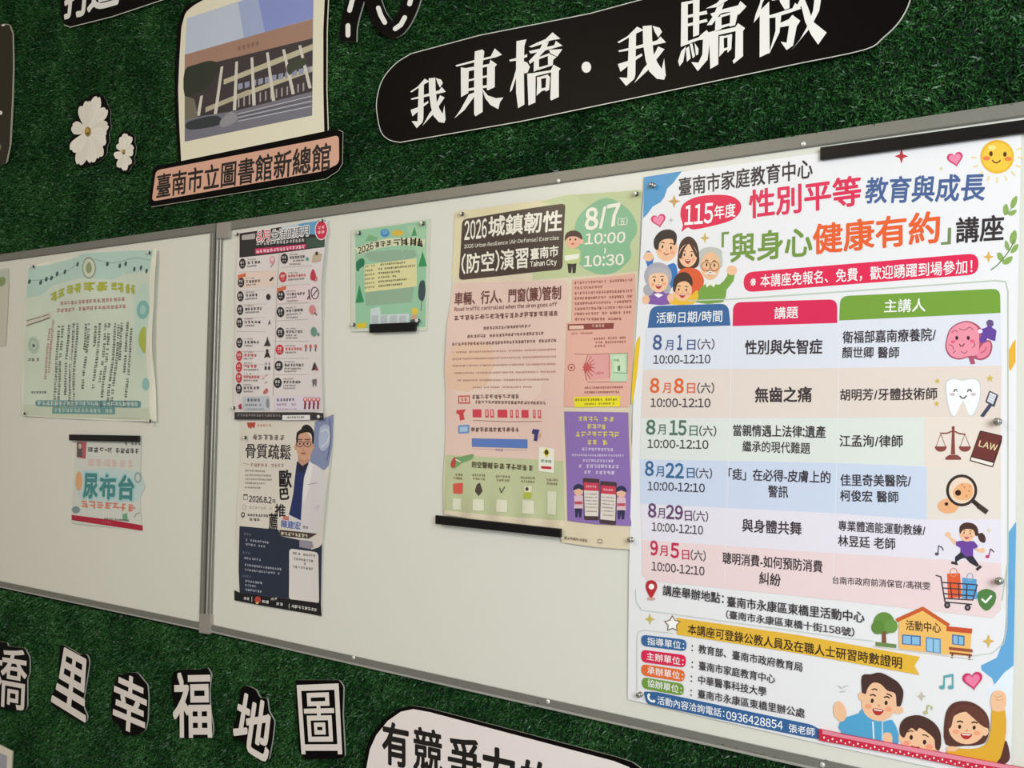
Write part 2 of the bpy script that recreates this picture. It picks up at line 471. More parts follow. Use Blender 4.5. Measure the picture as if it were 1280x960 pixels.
def turf(name, label, edge_a, edge_b, sgn, depth_l, depth_r, seed):
    """edge line edge_a..edge_b along the rail, turf lying above (sgn 1) or below (-1) it"""
    rng = np.random.default_rng(seed)
    x0, x1 = edge_a[0], edge_b[0]
    def blades(sp, per):
        nx = int((x1-x0)/sp); nz = int(max(depth_l, depth_r)/sp)
        gx, gz = np.meshgrid(np.arange(nx), np.arange(nz))
        gx = gx.ravel()*sp+x0; gz = gz.ravel()*sp
        keep = gz < depth_l+(depth_r-depth_l)*(gx-x0)/(x1-x0)
        gx, gz = gx[keep], gz[keep]
        gx = np.repeat(gx, per); gz = np.repeat(gz, per)
        gx = gx+rng.normal(0, sp*.35, gx.size); gz = np.abs(gz+rng.normal(0, sp*.35, gz.size))
        return gx, gz
    X, G = blades(0.0052, 3)
    N = X.size
    edge_z = edge_a[1]+(edge_b[1]-edge_a[1])*(X-x0)/(x1-x0)
    Z = edge_z+sgn*G
    base = np.stack([X, np.full(N, 0.004), Z], 1)
    nc = N//3+1
    a = np.repeat(rng.uniform(0, 2*np.pi, nc), 3)[:N]+rng.normal(0, .7, N)
    tilt = np.abs(np.repeat(rng.normal(0.75, 0.35, nc), 3)[:N]+rng.normal(0, .2, N)); Ln = rng.uniform(0.009, 0.016, N)
    lean = np.stack([np.cos(a)*np.sin(tilt), -np.cos(tilt), np.sin(a)*np.sin(tilt)-0.22], 1)
    lean /= np.linalg.norm(lean, axis=1)[:, None]
    bend = lean+np.stack([rng.normal(0, .35, N), rng.normal(0.1, .2, N), rng.normal(-.35, .35, N)], 1)
    bend /= np.linalg.norm(bend, axis=1)[:, None]
    w = rng.uniform(0.0009, 0.0016, N)
    b2 = rng.uniform(0, 2*np.pi, N)
    side = np.stack([np.cos(b2), np.zeros(N), np.sin(b2)], 1); side -= lean*np.sum(side*lean, 1)[:, None]
    side /= np.linalg.norm(side, axis=1)[:, None]
    mid = base+lean*(Ln*.55)[:, None]; tip = mid+bend*(Ln*.45)[:, None]
    sw = side*w[:, None]
    V = np.stack([base-sw, base+sw, mid-sw*.8, mid+sw*.8, tip], 1).reshape(-1, 3)
    o = np.arange(N)*5
    quad = np.stack([o, o+1, o+3, o+2], 1); tri = np.stack([o+2, o+3, o+4], 1)
    loops = np.concatenate([quad, tri], 1).ravel()
    nb = V.shape[0]
    mat_v = np.array([(x0, 0.004, edge_a[1]), (x1, 0.004, edge_b[1]), (x1, 0.004, edge_b[1]+sgn*depth_r), (x0, 0.004, edge_a[1]+sgn*depth_l),
                      (x0, WALL_Y-.001, edge_a[1]), (x1, WALL_Y-.001, edge_b[1]), (x1, WALL_Y-.001, edge_b[1]+sgn*depth_r), (x0, WALL_Y-.001, edge_a[1]+sgn*depth_l)])
    mf = np.array([[0, 1, 2, 3], [7, 6, 5, 4], [0, 4, 5, 1], [1, 5, 6, 2], [2, 6, 7, 3], [3, 7, 4, 0]])+nb
    V = np.concatenate([V, mat_v]); loops = np.concatenate([loops, mf.ravel()])
    starts = np.concatenate([(np.arange(N)[:, None]*7+np.array([0, 4])).ravel(), N*7+np.arange(6)*4])
    me = bpy.data.meshes.new(name)
    me.vertices.add(len(V)); me.vertices.foreach_set('co', V.ravel().astype(np.float32))
    me.loops.add(len(loops)); me.loops.foreach_set('vertex_index', loops.astype(np.int32))
    me.polygons.add(len(starts)); me.polygons.foreach_set('loop_start', starts.astype(np.int32))
    me.materials.append(TURF); me.materials.append(M((8, 26, 10), 0.9, name='turf_backing'))
    mi = np.zeros(len(starts), np.int32); mi[-6:] = 1; me.polygons.foreach_set('material_index', mi)
    me.update(calc_edges=True); me.validate()
    ob = bpy.data.objects.new(name, me); COL.objects.link(ob)
    tag(ob, label, 'artificial grass', kind='stuff')
    print('turf', N)
    return ob
def off(p, k): return (p[0], p[1]+k)
ta, tb = xz(0, 318), xz(1280, 129)
tm = xz(262, 286)
ta2 = extend(xz(0, 318), xz(412, 261), -3.75); tb2 = extend(xz(412, 261), xz(1280, 129), 0.05)
turf('artificial_turf', 'dark green artificial grass covering the wall above the whiteboards', ta2, tb2, 1, 1.0, 0.35, 1)
la, lb_ = xz(0, 737), xz(1000, 950)
turf('artificial_turf', 'green artificial grass covering the wall below the whiteboards', extend(la, lb_, -3.75), extend(la, lb_, -0.35), -1, 0.62, 0.12, 2)

# ------------------------------------------------------------------ cut-out signs on the turf
BLACK = M((14, 11, 11), 0.35, name='black_gloss_print', spec=0.05); CREAM = M((236, 228, 205), 0.45, name='cream_print')
CLEAR = M((170, 168, 158), 0.3, name='pale_acrylic_edge'); WHITE = M((240, 236, 232), 0.4, name='white_print')
GRP = 'cut-out letters on the lower turf'

# long black motto board
p = Print('motto_sign', 'long black rounded motto board with big white characters above the right whiteboard', 'sign', (760, 150), base=0.0125, rough=0.3)
top = [(514, 67), (600, 44), (737, 17), (800, 0), (960, -38), (1080, -66)]
capr = [(1112, -66), (1132, -48), (1140, -24), (1137, 2), (1124, 27), (1104, 47), (1081, 62)]
bot = [(1000, 79), (800, 121), (650, 152), (500, 178)]
capl = [(487, 175), (477, 166), (472, 147), (471, 125), (478, 100), (494, 80)]
capr_s = spline([top[-1]]+capr+[bot[0]], 4, False); capl_s = spline([bot[-1]]+capl+[top[0]], 4, False)[:-1]
p.slab('panel', top[:-1]+capr_s+bot[:-1]+capl_s, BLACK, CLEAR, 0.0035)
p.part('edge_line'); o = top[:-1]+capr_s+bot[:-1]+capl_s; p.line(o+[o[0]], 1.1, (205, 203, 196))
def brush(fr, strokes):
    """one heavy serif character cut from its strokes"""
    p.part('character', True).F(*fr)
    for i, q in enumerate(strokes): p.poly(q, WHITE, layer=0.0004+0.000005*i)
Z1, Z2 = (500, 30, 5.818), (760, 0, 4.414)
WO = [[(75, 492), (130, 455), (180, 398), (216, 418), (172, 442), (140, 462), (85, 498)], [(138, 445), (175, 435), (171, 690), (165, 715), (122, 758), (85, 706), (128, 708), (132, 600)],
      [(80, 543), (140, 526), (285, 482), (305, 458), (334, 494), (285, 506), (140, 542), (85, 552)], [(78, 625), (130, 606), (205, 560), (208, 574), (172, 602), (92, 672)],
      [(210, 395), (258, 390), (260, 470), (268, 560), (288, 615), (332, 690), (324, 720), (285, 714), (245, 670), (225, 600), (212, 500)], [(324, 590), (333, 700), (310, 692), (312, 650)],
      [(262, 393), (300, 405), (313, 430), (292, 464), (274, 430)], [(292, 518), (326, 535), (240, 660), (165, 740), (215, 650), (262, 588)]]
brush(Z1, WO)
brush(Z1, [[(405, 300), (545, 262), (660, 236), (690, 178), (743, 224), (700, 242), (545, 278), (412, 311)], [(545, 200), (600, 185), (614, 200), (602, 300), (602, 640), (549, 672), (540, 655), (540, 300)],
           [(443, 316), (475, 320), (501, 332), (498, 502), (445, 533)], [(475, 322), (650, 290), (658, 260), (706, 294), (691, 312), (690, 460), (640, 483), (632, 476), (635, 310), (495, 346)],
           [(495, 405), (636, 372), (636, 387), (495, 419)], [(495, 470), (636, 443), (636, 462), (495, 489)], [(542, 498), (546, 522), (470, 626), (397, 686), (440, 625), (502, 512)],
           [(598, 468), (640, 520), (700, 540), (753, 534), (728, 570), (716, 620), (660, 590), (620, 540)]])
brush(Z1, [[(795, 261), (845, 248), (905, 230), (926, 218), (926, 240), (845, 267), (800, 273)], [(848, 125), (921, 112), (906, 160), (901, 300), (906, 586), (860, 613), (845, 500), (845, 300)],
           [(845, 330), (848, 382), (816, 480), (800, 497), (805, 460), (825, 400)], [(889, 268), (925, 280), (946, 312), (930, 352), (905, 362)], [(938, 165), (1000, 135), (1060, 110), (1110, 61), (1167, 108), (1100, 119), (1050, 141), (960, 171)],
           [(938, 198), (1050, 172), (1122, 155), (1134, 123), (1183, 158), (1100, 182), (1020, 202), (950, 216)], [(1038, 138), (1082, 132), (1060, 190), (1010, 242), (945, 292), (938, 270), (990, 215), (1020, 180)],
           [(1085, 188), (1182, 183), (1145, 238), (1120, 226), (1095, 214)], [(975, 256), (1012, 240), (1012, 330), (973, 348)], [(1000, 244), (1090, 212), (1090, 228), (1010, 258)], [(1076, 215), (1140, 240), (1116, 260), (1112, 296), (1078, 306)], [(1005, 318), (1112, 288), (1112, 301), (1005, 336)],
           [(926, 362), (955, 358), (987, 372), (986, 571), (935, 593)], [(950, 360), (1098, 336), (1118, 296), (1169, 325), (1156, 342), (1156, 531), (1100, 557), (1094, 545), (1100, 352), (985, 380)],
           [(997, 385), (1027, 385), (1031, 490), (994, 522), (998, 440)], [(1018, 384), (1076, 368), (1092, 386), (1086, 480), (1058, 492), (1064, 392), (1025, 400)], [(1025, 470), (1080, 458), (1080, 474), (1025, 491)]])
p.part('dot', True).F(); p.ell(733, 84, 6, 7, WHITE)
brush(Z2, [[(52+(x-75)*270/260, 140+(y-390)*335/368) for x, y in q] for q in WO])
brush(Z2, [[(405, 14), (441, 7), (441, 236), (402, 259)], [(405, 15), (506, -6), (506, 9), (440, 24)], [(470, 0), (506, -6), (503, 192), (470, 204)], [(440, 84), (545, 58), (549, 78), (440, 99)], [(440, 131), (545, 104), (551, 120), (440, 147)],
           [(404, 240), (500, 206), (520, 186), (545, 166), (568, 194), (548, 216), (500, 222), (404, 258)], [(526, 188), (567, 188), (550, 330), (496, 393), (460, 343), (500, 346), (521, 300)],
           [(405, 282), (430, 256), (416, 340), (396, 366), (387, 340)], [(430, 268), (448, 256), (457, 322), (436, 342)], [(452, 242), (466, 240), (481, 310), (468, 322)], [(478, 236), (500, 268), (499, 300), (486, 306)],
           [(540, 48), (600, 18), (640, -24), (702, -34), (660, 2), (600, 40)], [(565, 76), (640, 50), (718, 30), (732, 6), (766, 37), (715, 60), (640, 70), (575, 92)], [(602, 40), (642, 16), (622, 74), (574, 138), (545, 140), (580, 90)], [(680, 52), (760, 42), (722, 82), (700, 72)],
           [(595, 100), (627, 88), (627, 160), (590, 174)], [(676, 58), (717, 76), (702, 140), (672, 148)], [(620, 84), (692, 64), (692, 76), (620, 98)], [(620, 142), (692, 124), (692, 136), (620, 158)],
           [(558, 178), (590, 170), (610, 180), (609, 356), (565, 381)], [(600, 172), (703, 150), (718, 128), (757, 155), (746, 172), (746, 310), (695, 352), (688, 336), (702, 320), (705, 172), (608, 194)],
           [(617, 200), (639, 198), (641, 286), (614, 314)], [(660, 196), (686, 190), (681, 272), (660, 292)], [(638, 268), (682, 255), (682, 266), (638, 283)], [(638, 200), (682, 188), (682, 200), (638, 212)]])
brush(Z2, [[(905, -130), (880, -40), (852, 20), (836, 90), (804, 127), (815, 80), (838, 20), (852, -50), (862, -126)], [(915, -70), (1040, -100), (1058, -80), (915, -52)], [(962, -140), (1000, -150), (998, -6), (958, 0)], [(905, -14), (1055, -44), (1068, -24), (905, 4)], [(838, 60), (890, 8), (893, 291), (837, 317)], [(888, 86), (1018, 46), (1033, 16), (1067, 48), (1000, 72), (920, 97), (890, 100)], [(946, -4), (1002, -14), (1002, 46), (976, 54), (950, 12)],
           [(925, 90), (957, 80), (947, 180), (888, 302), (905, 240), (925, 170)], [(945, 130), (998, 106), (1018, 82), (1062, 115), (1042, 146), (1022, 252), (986, 277), (953, 230), (986, 236), (1000, 142), (948, 152)],
           [(1038, 40), (1066, -14), (1084, -10), (1072, 30), (1050, 50)], [(1066, -50), (1104, 40), (1132, 120), (1207, 180), (1160, 247), (1120, 190), (1088, 120), (1066, 30)], [(1088, -140), (1130, -150), (1100, -60), (1062, 0), (1052, -30)], [(1080, -60), (1190, -84), (1200, -62), (1078, -40)], [(1146, -60), (1186, -66), (1166, 60), (1120, 150), (1012, 278), (1060, 218), (1098, 150), (1132, 60)]])
p.done()

# polaroid picture of the library
p = Print('picture_sign', 'instant-photo cut-out of a columned library with pink name plate', 'sign', (310, 240), base=0.0125, rough=0.4)
p.F(0, 0, 2.667)
p.slab('backing', [(632, 8), (606, 36), (592, 90), (584, 200), (582, 330), (588, 440), (597, 560), (600, 600), (1090, 520), (1092, 440), (1088, 300), (1089, 100), (1096, -60), (800, -50), (740, -16)], BLACK, CLEAR, 0.0035, r=20)
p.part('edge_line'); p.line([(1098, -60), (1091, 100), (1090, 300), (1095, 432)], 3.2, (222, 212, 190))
p.part('card'); p.poly([(700, -12), (645, 18), (618, 42), (605, 90), (598, 200), (594, 300), (598, 420), (606, 570), (1082, 470), (1078, 300), (1078, 100), (1085, -60)], CREAM, r=14)
p.part('photo_print'); p.F(200, 0, 5.333)
TL, TR, BR, BL = (178, 122), (1026, -150), (1015, 770), (165, 945)
def ph(u, v):
    a = (TL[0]+(TR[0]-TL[0])*u, TL[1]+(TR[1]-TL[1])*u); b = (BL[0]+(BR[0]-BL[0])*u, BL[1]+(BR[1]-BL[1])*u)
    return (a[0]+(b[0]-a[0])*v, a[1]+(b[1]-a[1])*v)
p.poly([TL, TR, BR, BL], (165, 178, 215))
p.poly([(178, 122), (520, 15), (560, 250), (165, 365)], (196, 204, 222)); p.poly([(650, -30), (1026, -150), (1020, 120), (700, 215)], (140, 150, 210))
p.poly([(165, 365), (1018, 125), (1018, 255), (165, 470)], (168, 130, 112))
for i in range(5): p.poly([(520+i*30, 310-i*8), (538+i*30, 305-i*8), (538+i*30, 335-i*8), (520+i*30, 340-i*8)], (140, 105, 92))
p.poly([(165, 465), (1018, 255), (1016, 640), (165, 860)], (62, 52, 56))
for (a, b) in ((0.50, .545), (0.66, .70)):
    p.poly([ph(0.30, a+.075), ph(1, a-.02), ph(1, b-.02), ph(0.30, b+.07)], (196, 186, 158))
p.poly([ph(.16, .76), ph(.5, .70), ph(.5, .735), ph(.16, .80)], (186, 176, 150))
for i in range(11): p.poly([(520+i*45, 560-i*11), (552+i*45, 552-i*11), (552+i*45, 590-i*11), (520+i*45, 600-i*11)], (150, 152, 178))
for i in range(13): p.poly([(520+i*36, 650-i*8), (530+i*36, 647-i*8), (530+i*36, 712-i*9), (520+i*36, 718-i*9)], (168, 160, 158))
cols = [((278, 640), (255, 775)), ((414, 445), (368, 770)), ((512, 412), (496, 738)), ((613, 385), (627, 705)), ((716, 352), (757, 675)), ((824, 332), (888, 630)), ((932, 305), (1000, 590))]
for (a, b) in cols: p.poly([(a[0]-9, a[1]), (a[0]+9, a[1]-4), (b[0]+12, b[1]-4), (b[0]-10, b[1])], (216, 208, 196))
p.poly([(165, 470), (240, 430), (340, 405), (400, 440), (360, 520), (300, 600), (240, 620), (165, 640)], (44, 50, 38), smooth=3)
p.poly([(165, 640), (230, 660), (255, 780), (165, 820)], (120, 112, 96))
p.poly([(165, 800), (300, 770), (500, 740), (1016, 610), (1015, 770), (165, 945)], (120, 118, 132))
p.poly([(190, 810), (380, 770), (400, 830), (260, 860), (180, 860)], (50, 54, 60), smooth=3)
p.poly([(400, 810), (480, 740), (520, 800), (420, 850)], (150, 148, 156), smooth=2)
for i in range(5): p.line([(520, 760+i*12), (1012, 640+i*17)], 5, (70, 68, 84) if i % 2 else (200, 198, 204))
p.poly([(850, 430), (960, 385), (985, 420), (900, 470), (860, 500)], (60, 66, 50), smooth=3)
p.F(0, 0, 2.667)
p.part('name_plate_border'); p.poly([(512, 556), (1092, 436), (1146, 428), (1140, 560), (1085, 590), (505, 688), (498, 676)], BLACK, r=14)
p.part('name_plate'); p.poly([(520, 568), (1080, 462), (1130, 450), (1131, 545), (1080, 570), (506, 672)], M((222, 170, 148), 0.4, name='pink_print'), r=16)
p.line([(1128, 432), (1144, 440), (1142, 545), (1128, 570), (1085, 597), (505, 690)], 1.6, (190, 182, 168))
p.part('lettering'); p.T('臺南市立圖書館新總館', 524, 622, 1102, 520, 84, (28, 20, 20), bold=0.016, res=3)
p.done()

# flowers
def flower(label, c, petals, ctr, fr):
    p = Print('flower_cutout', label, 'flower sign', (fr[0]+c[0]/fr[2], fr[1]+(c[1]+200)/fr[2]), 'white flower cut-outs', base=0.0125)
    p.F(*fr)
    NB = 60; rad = [40.0]*NB
    for (dx, dy, r) in petals:
        L = math.hypot(dx, dy); ux, uy = dx/L, dy/L
        for t, w_ in ((.35, .62), (.6, .85), (.78, .9), (.95, .55), (1, 0), (1.0, .3)):
            for sg in (-1, 1):
                x, y = ux*L*t-uy*r*w_*sg+6, uy*L*t+ux*r*w_*sg-5
                k = int(round(math.atan2(y, x)/(2*math.pi)*NB)) % NB
                for j in (-1, 0, 1): rad[(k+j) % NB] = max(rad[(k+j) % NB], math.hypot(x, y)+max(16, r*.22))
    rad = [(rad[k-1]+2*rad[k]+rad[(k+1) % NB])/4 for k in range(NB)]
    hull = [(c[0]+rad[k]*math.cos(2*math.pi*k/NB), c[1]+rad[k]*math.sin(2*math.pi*k/NB)) for k in range(NB)]
    p.slab('backing', hull, BLACK, M((128, 126, 116), .3, name='grey_edge'), 0.002)
    for i, (dx, dy, r) in enumerate(petals):
        p.part('petal', True)
        L = math.hypot(dx, dy); ux, uy = dx/L, dy/L; nx, ny = -uy, ux
        q = lambda t, s: (c[0]+ux*L*t+nx*r*s, c[1]+uy*L*t+ny*r*s)
        p.poly([q(.02, -.12), q(.35, -.62), q(.72, -.9), q(.95, -.55), q(1.0, -.12), q(.96, .1), q(1, .4), q(.78, .9), q(.4, .65), q(.02, .12)], (240, 232, 222) if i % 2 else (232, 224, 212), smooth=3)
        p.line([q(.25, 0), q(.85, .1)], 3, (214, 206, 194)); p.line([q(.3, -.25), q(.8, -.4)], 2.5, (216, 208, 196))
    p.part('flower_centre'); p.ell(c[0], c[1], ctr, ctr*1.5, (150, 120, 55)); p.ell(c[0]-ctr*.2, c[1]-ctr*.3, ctr*.5, ctr*.8, (196, 160, 70)); p.ell(c[0], c[1]+ctr*.5, ctr*.35, ctr*.4, (90, 66, 30))
    p.done()
fr = (70, 100, 7.385)
flower('larger white flower cut-out on turf left of the library picture', (295, 478), [(-60, -240, 52), (88, -325, 60), (-5, -285, 52), (165, -215, 60), (185, -70, 62), (150, 130, 74), (118, 235, 66), (40, 285, 62), (-80, 305, 62), (-145, 180, 66), (-148, -50, 68), (170, 30, 70)], 30, fr)
flower('smaller white flower cut-out low beside the larger flower', (625, 665), [(15, -172, 38), (65, -145, 34), (88, -55, 34), (88, 10, 36), (62, 115, 34), (12, 172, 36), (-45, 145, 36), (-85, 45, 40), (-55, -75, 36), (-20, -140, 34)], 17, fr)

# dashed route cut-out at the top edge
p = Print('route_cutout', 'black dashed route line cut-out between library picture and motto board', 'sign', (460, 55), base=0.0125)
path = spline([(435, 50), (436, 32), (442, 6), (452, -22), (466, -34), (462, -14), (468, 8), (477, 27), (490, 38), (503, 27), (512, 8), (518, -16), (522, -40)], 5, False)
def ribbon(pts, w):
    L, R_ = [], []
    for i, q in enumerate(pts):
        a, b = Vector(pts[max(0, i-1)]), Vector(pts[min(len(pts)-1, i+1)]); d = (b-a).normalized(); n = Vector((-d.y, d.x))*w
        L.append(tuple(Vector(q)+n)); R_.append(tuple(Vector(q)-n))
    return L+R_[::-1]
la_ = path[:20]; lb2 = path[22:]
for i, seg in enumerate(([(435, 52), (436, 32), (442, 8), (452, -20), (462, -40)], [(462, -40), (464, -8), (472, 18), (482, 32), (492, 37), (502, 28), (512, 8), (519, -16), (524, -40)])):
    p.slab('band' if i == 0 else 'band.001', ribbon(spline(seg, 4, False), 10.5), BLACK, CLEAR, 0.0035)
for i, d in enumerate((((435, 44), (435, 32)), ((437, 13), (441, -2), (445, -14)), ((473, 10), (476, 19), (481, 28)), ((494, 36), (501, 31), (506, 22)), ((512, 5), (515, -6)))):
    p.part('dash', True); p.line(list(d), 6, WHITE)
    for e in (d[0], d[-1]): p.ell(e[0], e[1], 3, 3, WHITE, n=12)
p.done()

# partly seen signs
p = Print('black_sign', 'black sign with white characters cut off by the top left picture edge', 'sign', (140, 30), base=0.0125)
p.slab('panel', [(73, -50), (76, 18), (80, 28), (88, 33), (140, 20), (206, -2), (235, -12), (235, -80)], BLACK, CLEAR, 0.0035, r=3)
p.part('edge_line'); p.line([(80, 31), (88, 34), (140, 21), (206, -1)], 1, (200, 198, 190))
p.part('character', True); p.T('打', 82, -2, 114, -9, 50, WHITE, bold=.03); p.part('character', True); p.T('造', 112, -12, 150, -22, 52, WHITE, bold=.03); p.done()
p = Print('olive_sign', 'dark olive sign with rounded corner at the far left edge above the boards', 'sign', (2, 212), base=0.0125)
p.slab('panel', [(-60, 42), (4, 29), (12, 30), (16, 40), (17, 80), (16, 120), (13, 180), (8, 204), (-60, 222)], M((48, 43, 28), 0.35, name='olive_print', spec=0.2), CLEAR, 0.0035, r=4)
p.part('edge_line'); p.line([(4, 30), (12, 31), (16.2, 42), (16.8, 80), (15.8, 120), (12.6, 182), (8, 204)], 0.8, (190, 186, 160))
p.part('white_dot', True); p.ell(1, 141, 2, 2.6, WHITE, n=12); p.part('white_dot', True); p.ell(4, 31.5, 2.2, 1.2, WHITE, n=12); p.part('white_dot', True); p.ell(0, 184, 1.6, 4, (120, 112, 90), n=12); p.done()
p = Print('corner_card', 'pale bordered picture card at the bottom left corner below the letters', 'sign', (2, 985), base=0.0125)
p.slab('panel', [(-70, 905), (0, 931), (15.6, 939), (13, 990), (-70, 985)], M((232, 224, 206), .45, name='cream_print'), CLEAR, 0.0035)
p.part('photo_print'); p.poly([(-66, 918), (0, 941), (9, 945), (7, 985), (-66, 980)], (170, 170, 182)); p.done()

# letters
def letter(ch, quad, back, label, bold=0.02):
    cx = sum(q[0] for q in quad)/4; cy = max(q[1] for q in quad)
    p = Print('letter_cutout', label, 'letter', (cx, cy), GRP, base=0.0125)
    p.slab('backing', back, BLACK, CLEAR, 0.0035, r=3)
    p.part('lettering'); p.Q(ch, quad, M((233, 222, 216), 0.4, name='white_print'), bold); p.done()
f5 = lambda pts: [(x/5.12, 790+y/5.12) for x, y in pts]
f6 = lambda pts: [(x/2.783, 720+y/2.783) for x, y in pts]
letter('橋', [(-13, 806), (35, 813), (32, 889), (-16, 879)], [(-20, 797), (4, 803), (9, 803), (10, 808), (31, 810), (37, 822), (37, 842), (34, 848), (34, 884), (30, 889), (24, 889), (-20, 882)], 'white character cut-out on black backing cut off at the left edge of the lower turf', .006)
letter('里', f5([(395, 95), (568, 190), (545, 572), (332, 440)]), f5([(385, 82), (410, 85), (520, 150), (545, 138), (566, 160), (572, 200), (540, 400), (532, 440), (538, 490), (562, 545), (548, 580), (520, 580), (330, 470), (325, 425), (355, 350), (372, 330)]), 'sheared white character cut-out second from left on the lower turf')
letter('幸', f5([(745, 245), (940, 335), (930, 675), (715, 585)]), f5([(752, 268), (790, 275), (822, 258), (880, 262), (945, 340), (950, 420), (945, 560), (930, 630), (880, 660), (790, 660), (770, 610), (715, 560), (712, 440), (725, 340), (740, 320)]), 'white character cut-out on a rounded black backing, third along the lower turf', .018)
letter('福', [(217, 842), (262, 841), (265, 921), (217, 921)], f6([(598, 340), (615, 328), (650, 325), (700, 325), (722, 318), (735, 340), (728, 400), (732, 470), (742, 530), (738, 560), (690, 562), (625, 565), (618, 500), (605, 450), (596, 400)]), 'upright white character cut-out right of the rounded one on the lower turf', .016)
letter('地', [(301, 864), (341, 883), (334, 953), (290, 927)], f6([(838, 388), (862, 382), (890, 395), (905, 425), (930, 425), (935, 470), (955, 505), (948, 570), (935, 640), (900, 640), (860, 605), (850, 575), (812, 568), (815, 525), (828, 460)]), 'tilted white character cut-out beside the framed-looking square one on the lower turf', .022)
letter('圖', [(371.5, 857), (423, 855), (427.5, 942), (377.5, 942)], f6([(1028, 362), (1180, 362), (1195, 385), (1192, 480), (1200, 628), (1180, 636), (1060, 636), (1040, 610), (1032, 480)]), 'square white character cut-out rightmost in the row on the lower turf', .008)

# speech bubble
p = Print('speech_bubble_sign', 'white speech-bubble board with black border at the bottom of the lower turf', 'sign', (560, 990), base=0.0125)
p.F(400, 720, 3.048)
p.slab('panel', [(190, 1010), (166, 940), (160, 860), (165, 731), (175, 660), (200, 600), (245, 545), (300, 505), (350, 494), (420, 506), (1130, 690), (1190, 710), (1225, 735), (1252, 800), (1262, 900), (1256, 1010), (1225, 1090), (1170, 1130), (1100, 1132), (330, 1068), (240, 1045)], BLACK, CLEAR, 0.0035)
p.part('face'); p.poly([(202, 1004), (178, 936), (172, 860), (177, 731), (190, 660), (215, 605), (258, 552), (308, 517), (356, 507), (420, 519), (1120, 705), (1178, 728), (1212, 770), (1236, 830), (1246, 905), (1240, 1005), (1214, 1078), (1166, 1116), (1100, 1118), (334, 1054), (248, 1032)], M((240, 228, 226), .4, name='white_print'))
p.part('character', True); p.T('有', 240, 632, 336, 652, 158, (22, 18, 18), .028); p.part('character', True); p.T('競', 358, 655, 466, 678, 165, (22, 18, 18), .022); p.part('character', True); p.T('爭', 490, 690, 612, 716, 165, (22, 18, 18), .022); p.part('character', True); p.T('力', 620, 725, 740, 752, 160, (22, 18, 18), .028); p.part('character', True); p.T('的', 770, 778, 880, 800, 160, (22, 18, 18), .028)
p.done()

# ------------------------------------------------------------------ big lecture schedule
wave = lambda u, v: 0.0012*math.sin(7*v+2*u)+0.0010*math.sin(5*u+1.0)
DK = (52, 44, 48)
p = Print('lecture_poster', 'large white lecture schedule poster with date table, biggest sheet on the right whiteboard', 'poster', (1020, 930), base=0.0025, bump=wave, rough=0.36)
p.sheet([(806, 222), (1040, 189), (1277, 152), (1274, 300), (1271, 430), (1268, 800), (1263, 980), (1024, 929), (785, 874), (787, 720), (789, 620), (791, 520), (794, 430), (800, 330)], (238, 236, 240))
p.part('corner_decor').F(790, 170, 4.571)
p.poly([(71, 236), (290, 202), (262, 236), (240, 268), (205, 300), (188, 350), (165, 380), (120, 405), (95, 440), (66, 472)], (74, 152, 205))
p.part('corner_decor', True).F(690, 370, 6.4); p.poly([(672, 372), (690, 335), (706, 325), (700, 420), (690, 520), (678, 640), (655, 800), (640, 866), (634, 840), (640, 700), (655, 520)], (240, 200, 40), smooth=2)
p.part('corner_decor', True).F(1140, 380, 4.571); p.poly([(592, 200), (570, 230), (548, 275), (545, 340), (562, 385), (592, 330)], (236, 180, 60))
p.part('corner_decor', True).F(0, 0, 1); p.poly([(1270, 652), (1260, 666), (1260, 740), (1256, 795), (1246, 822), (1226, 832), (1227, 838), (1240, 848), (1243, 856), (1256, 840), (1267, 832)], (104, 170, 220))
p.poly([(1266, 833), (1256, 840), (1243, 856), (1234, 858), (1240, 905), (1262, 900)], (232, 240, 250))
# writing at the head
p.part('title_lettering').F(780, 0, 2.56)
p.T('臺南市家庭教育中心', 178, 600, 604, 538, 60, DK, .014)
p.T('性別平等', 403, 655, 757, 608, 92, (226, 42, 86), .022); p.T('教育與成長', 775, 610, 1156, 598, 84, (72, 98, 150), .02)
p.T('「', 315, 768, 336, 766, 46, (120, 150, 70), .02); p.T('與身心', 343, 795, 602, 772, 92, (116, 150, 62), .018); p.T('健康有約', 607, 766, 1010, 724, 98, (236, 96, 44), .022)
p.T('」', 1017, 757, 1045, 755, 50, (120, 140, 90), .02); p.T('講座', 1064, 738, 1215, 728, 80, DK, .02)
p.part('year_bubble')
p.poly([(182, 690), (190, 655), (230, 632), (290, 624), (345, 628), (374, 650), (372, 680), (345, 705), (290, 722), (225, 735), (205, 728), (185, 742), (190, 720)], (228, 36, 80), smooth=3)
p.T('115', 197, 690, 286, 682, 62, (255, 250, 250), .016); p.T('年度', 291, 681, 358, 671, 44, (255, 250, 250), .012)
p.part('notice_band')
p.poly([(383, 872), (1135, 810), (1135, 878), (383, 936)], (230, 38, 84), r=34)
p.T('※本講座免報名、免費，歡迎踴躍到場參加！', 405, 902, 1115, 852, 44, (255, 250, 250), .008)
def spark(x, y, r, c): p.part('sparkle', True); p.star(x, y, r, c, 4, .36, 0, 1.1)
spark(162, 645, 20, (205, 160, 90)); spark(152, 705, 9, (200, 190, 205)); spark(260, 762, 16, (210, 180, 100)); spark(888, 500, 22, (190, 50, 60)); spark(1015, 540, 8, (225, 215, 140)); spark(1167, 822, 18, (224, 178, 90))
for (x, y, r) in ((112, 705, 24), (1060, 508, 26)): p.part('heart', True); p.heart(x, y, r, (216, 56, 110), -12); p.heart(x, y, r*.74, (244, 140, 176), -12)
p.part('leaf_sprig').F(1100, 130, 4.364)
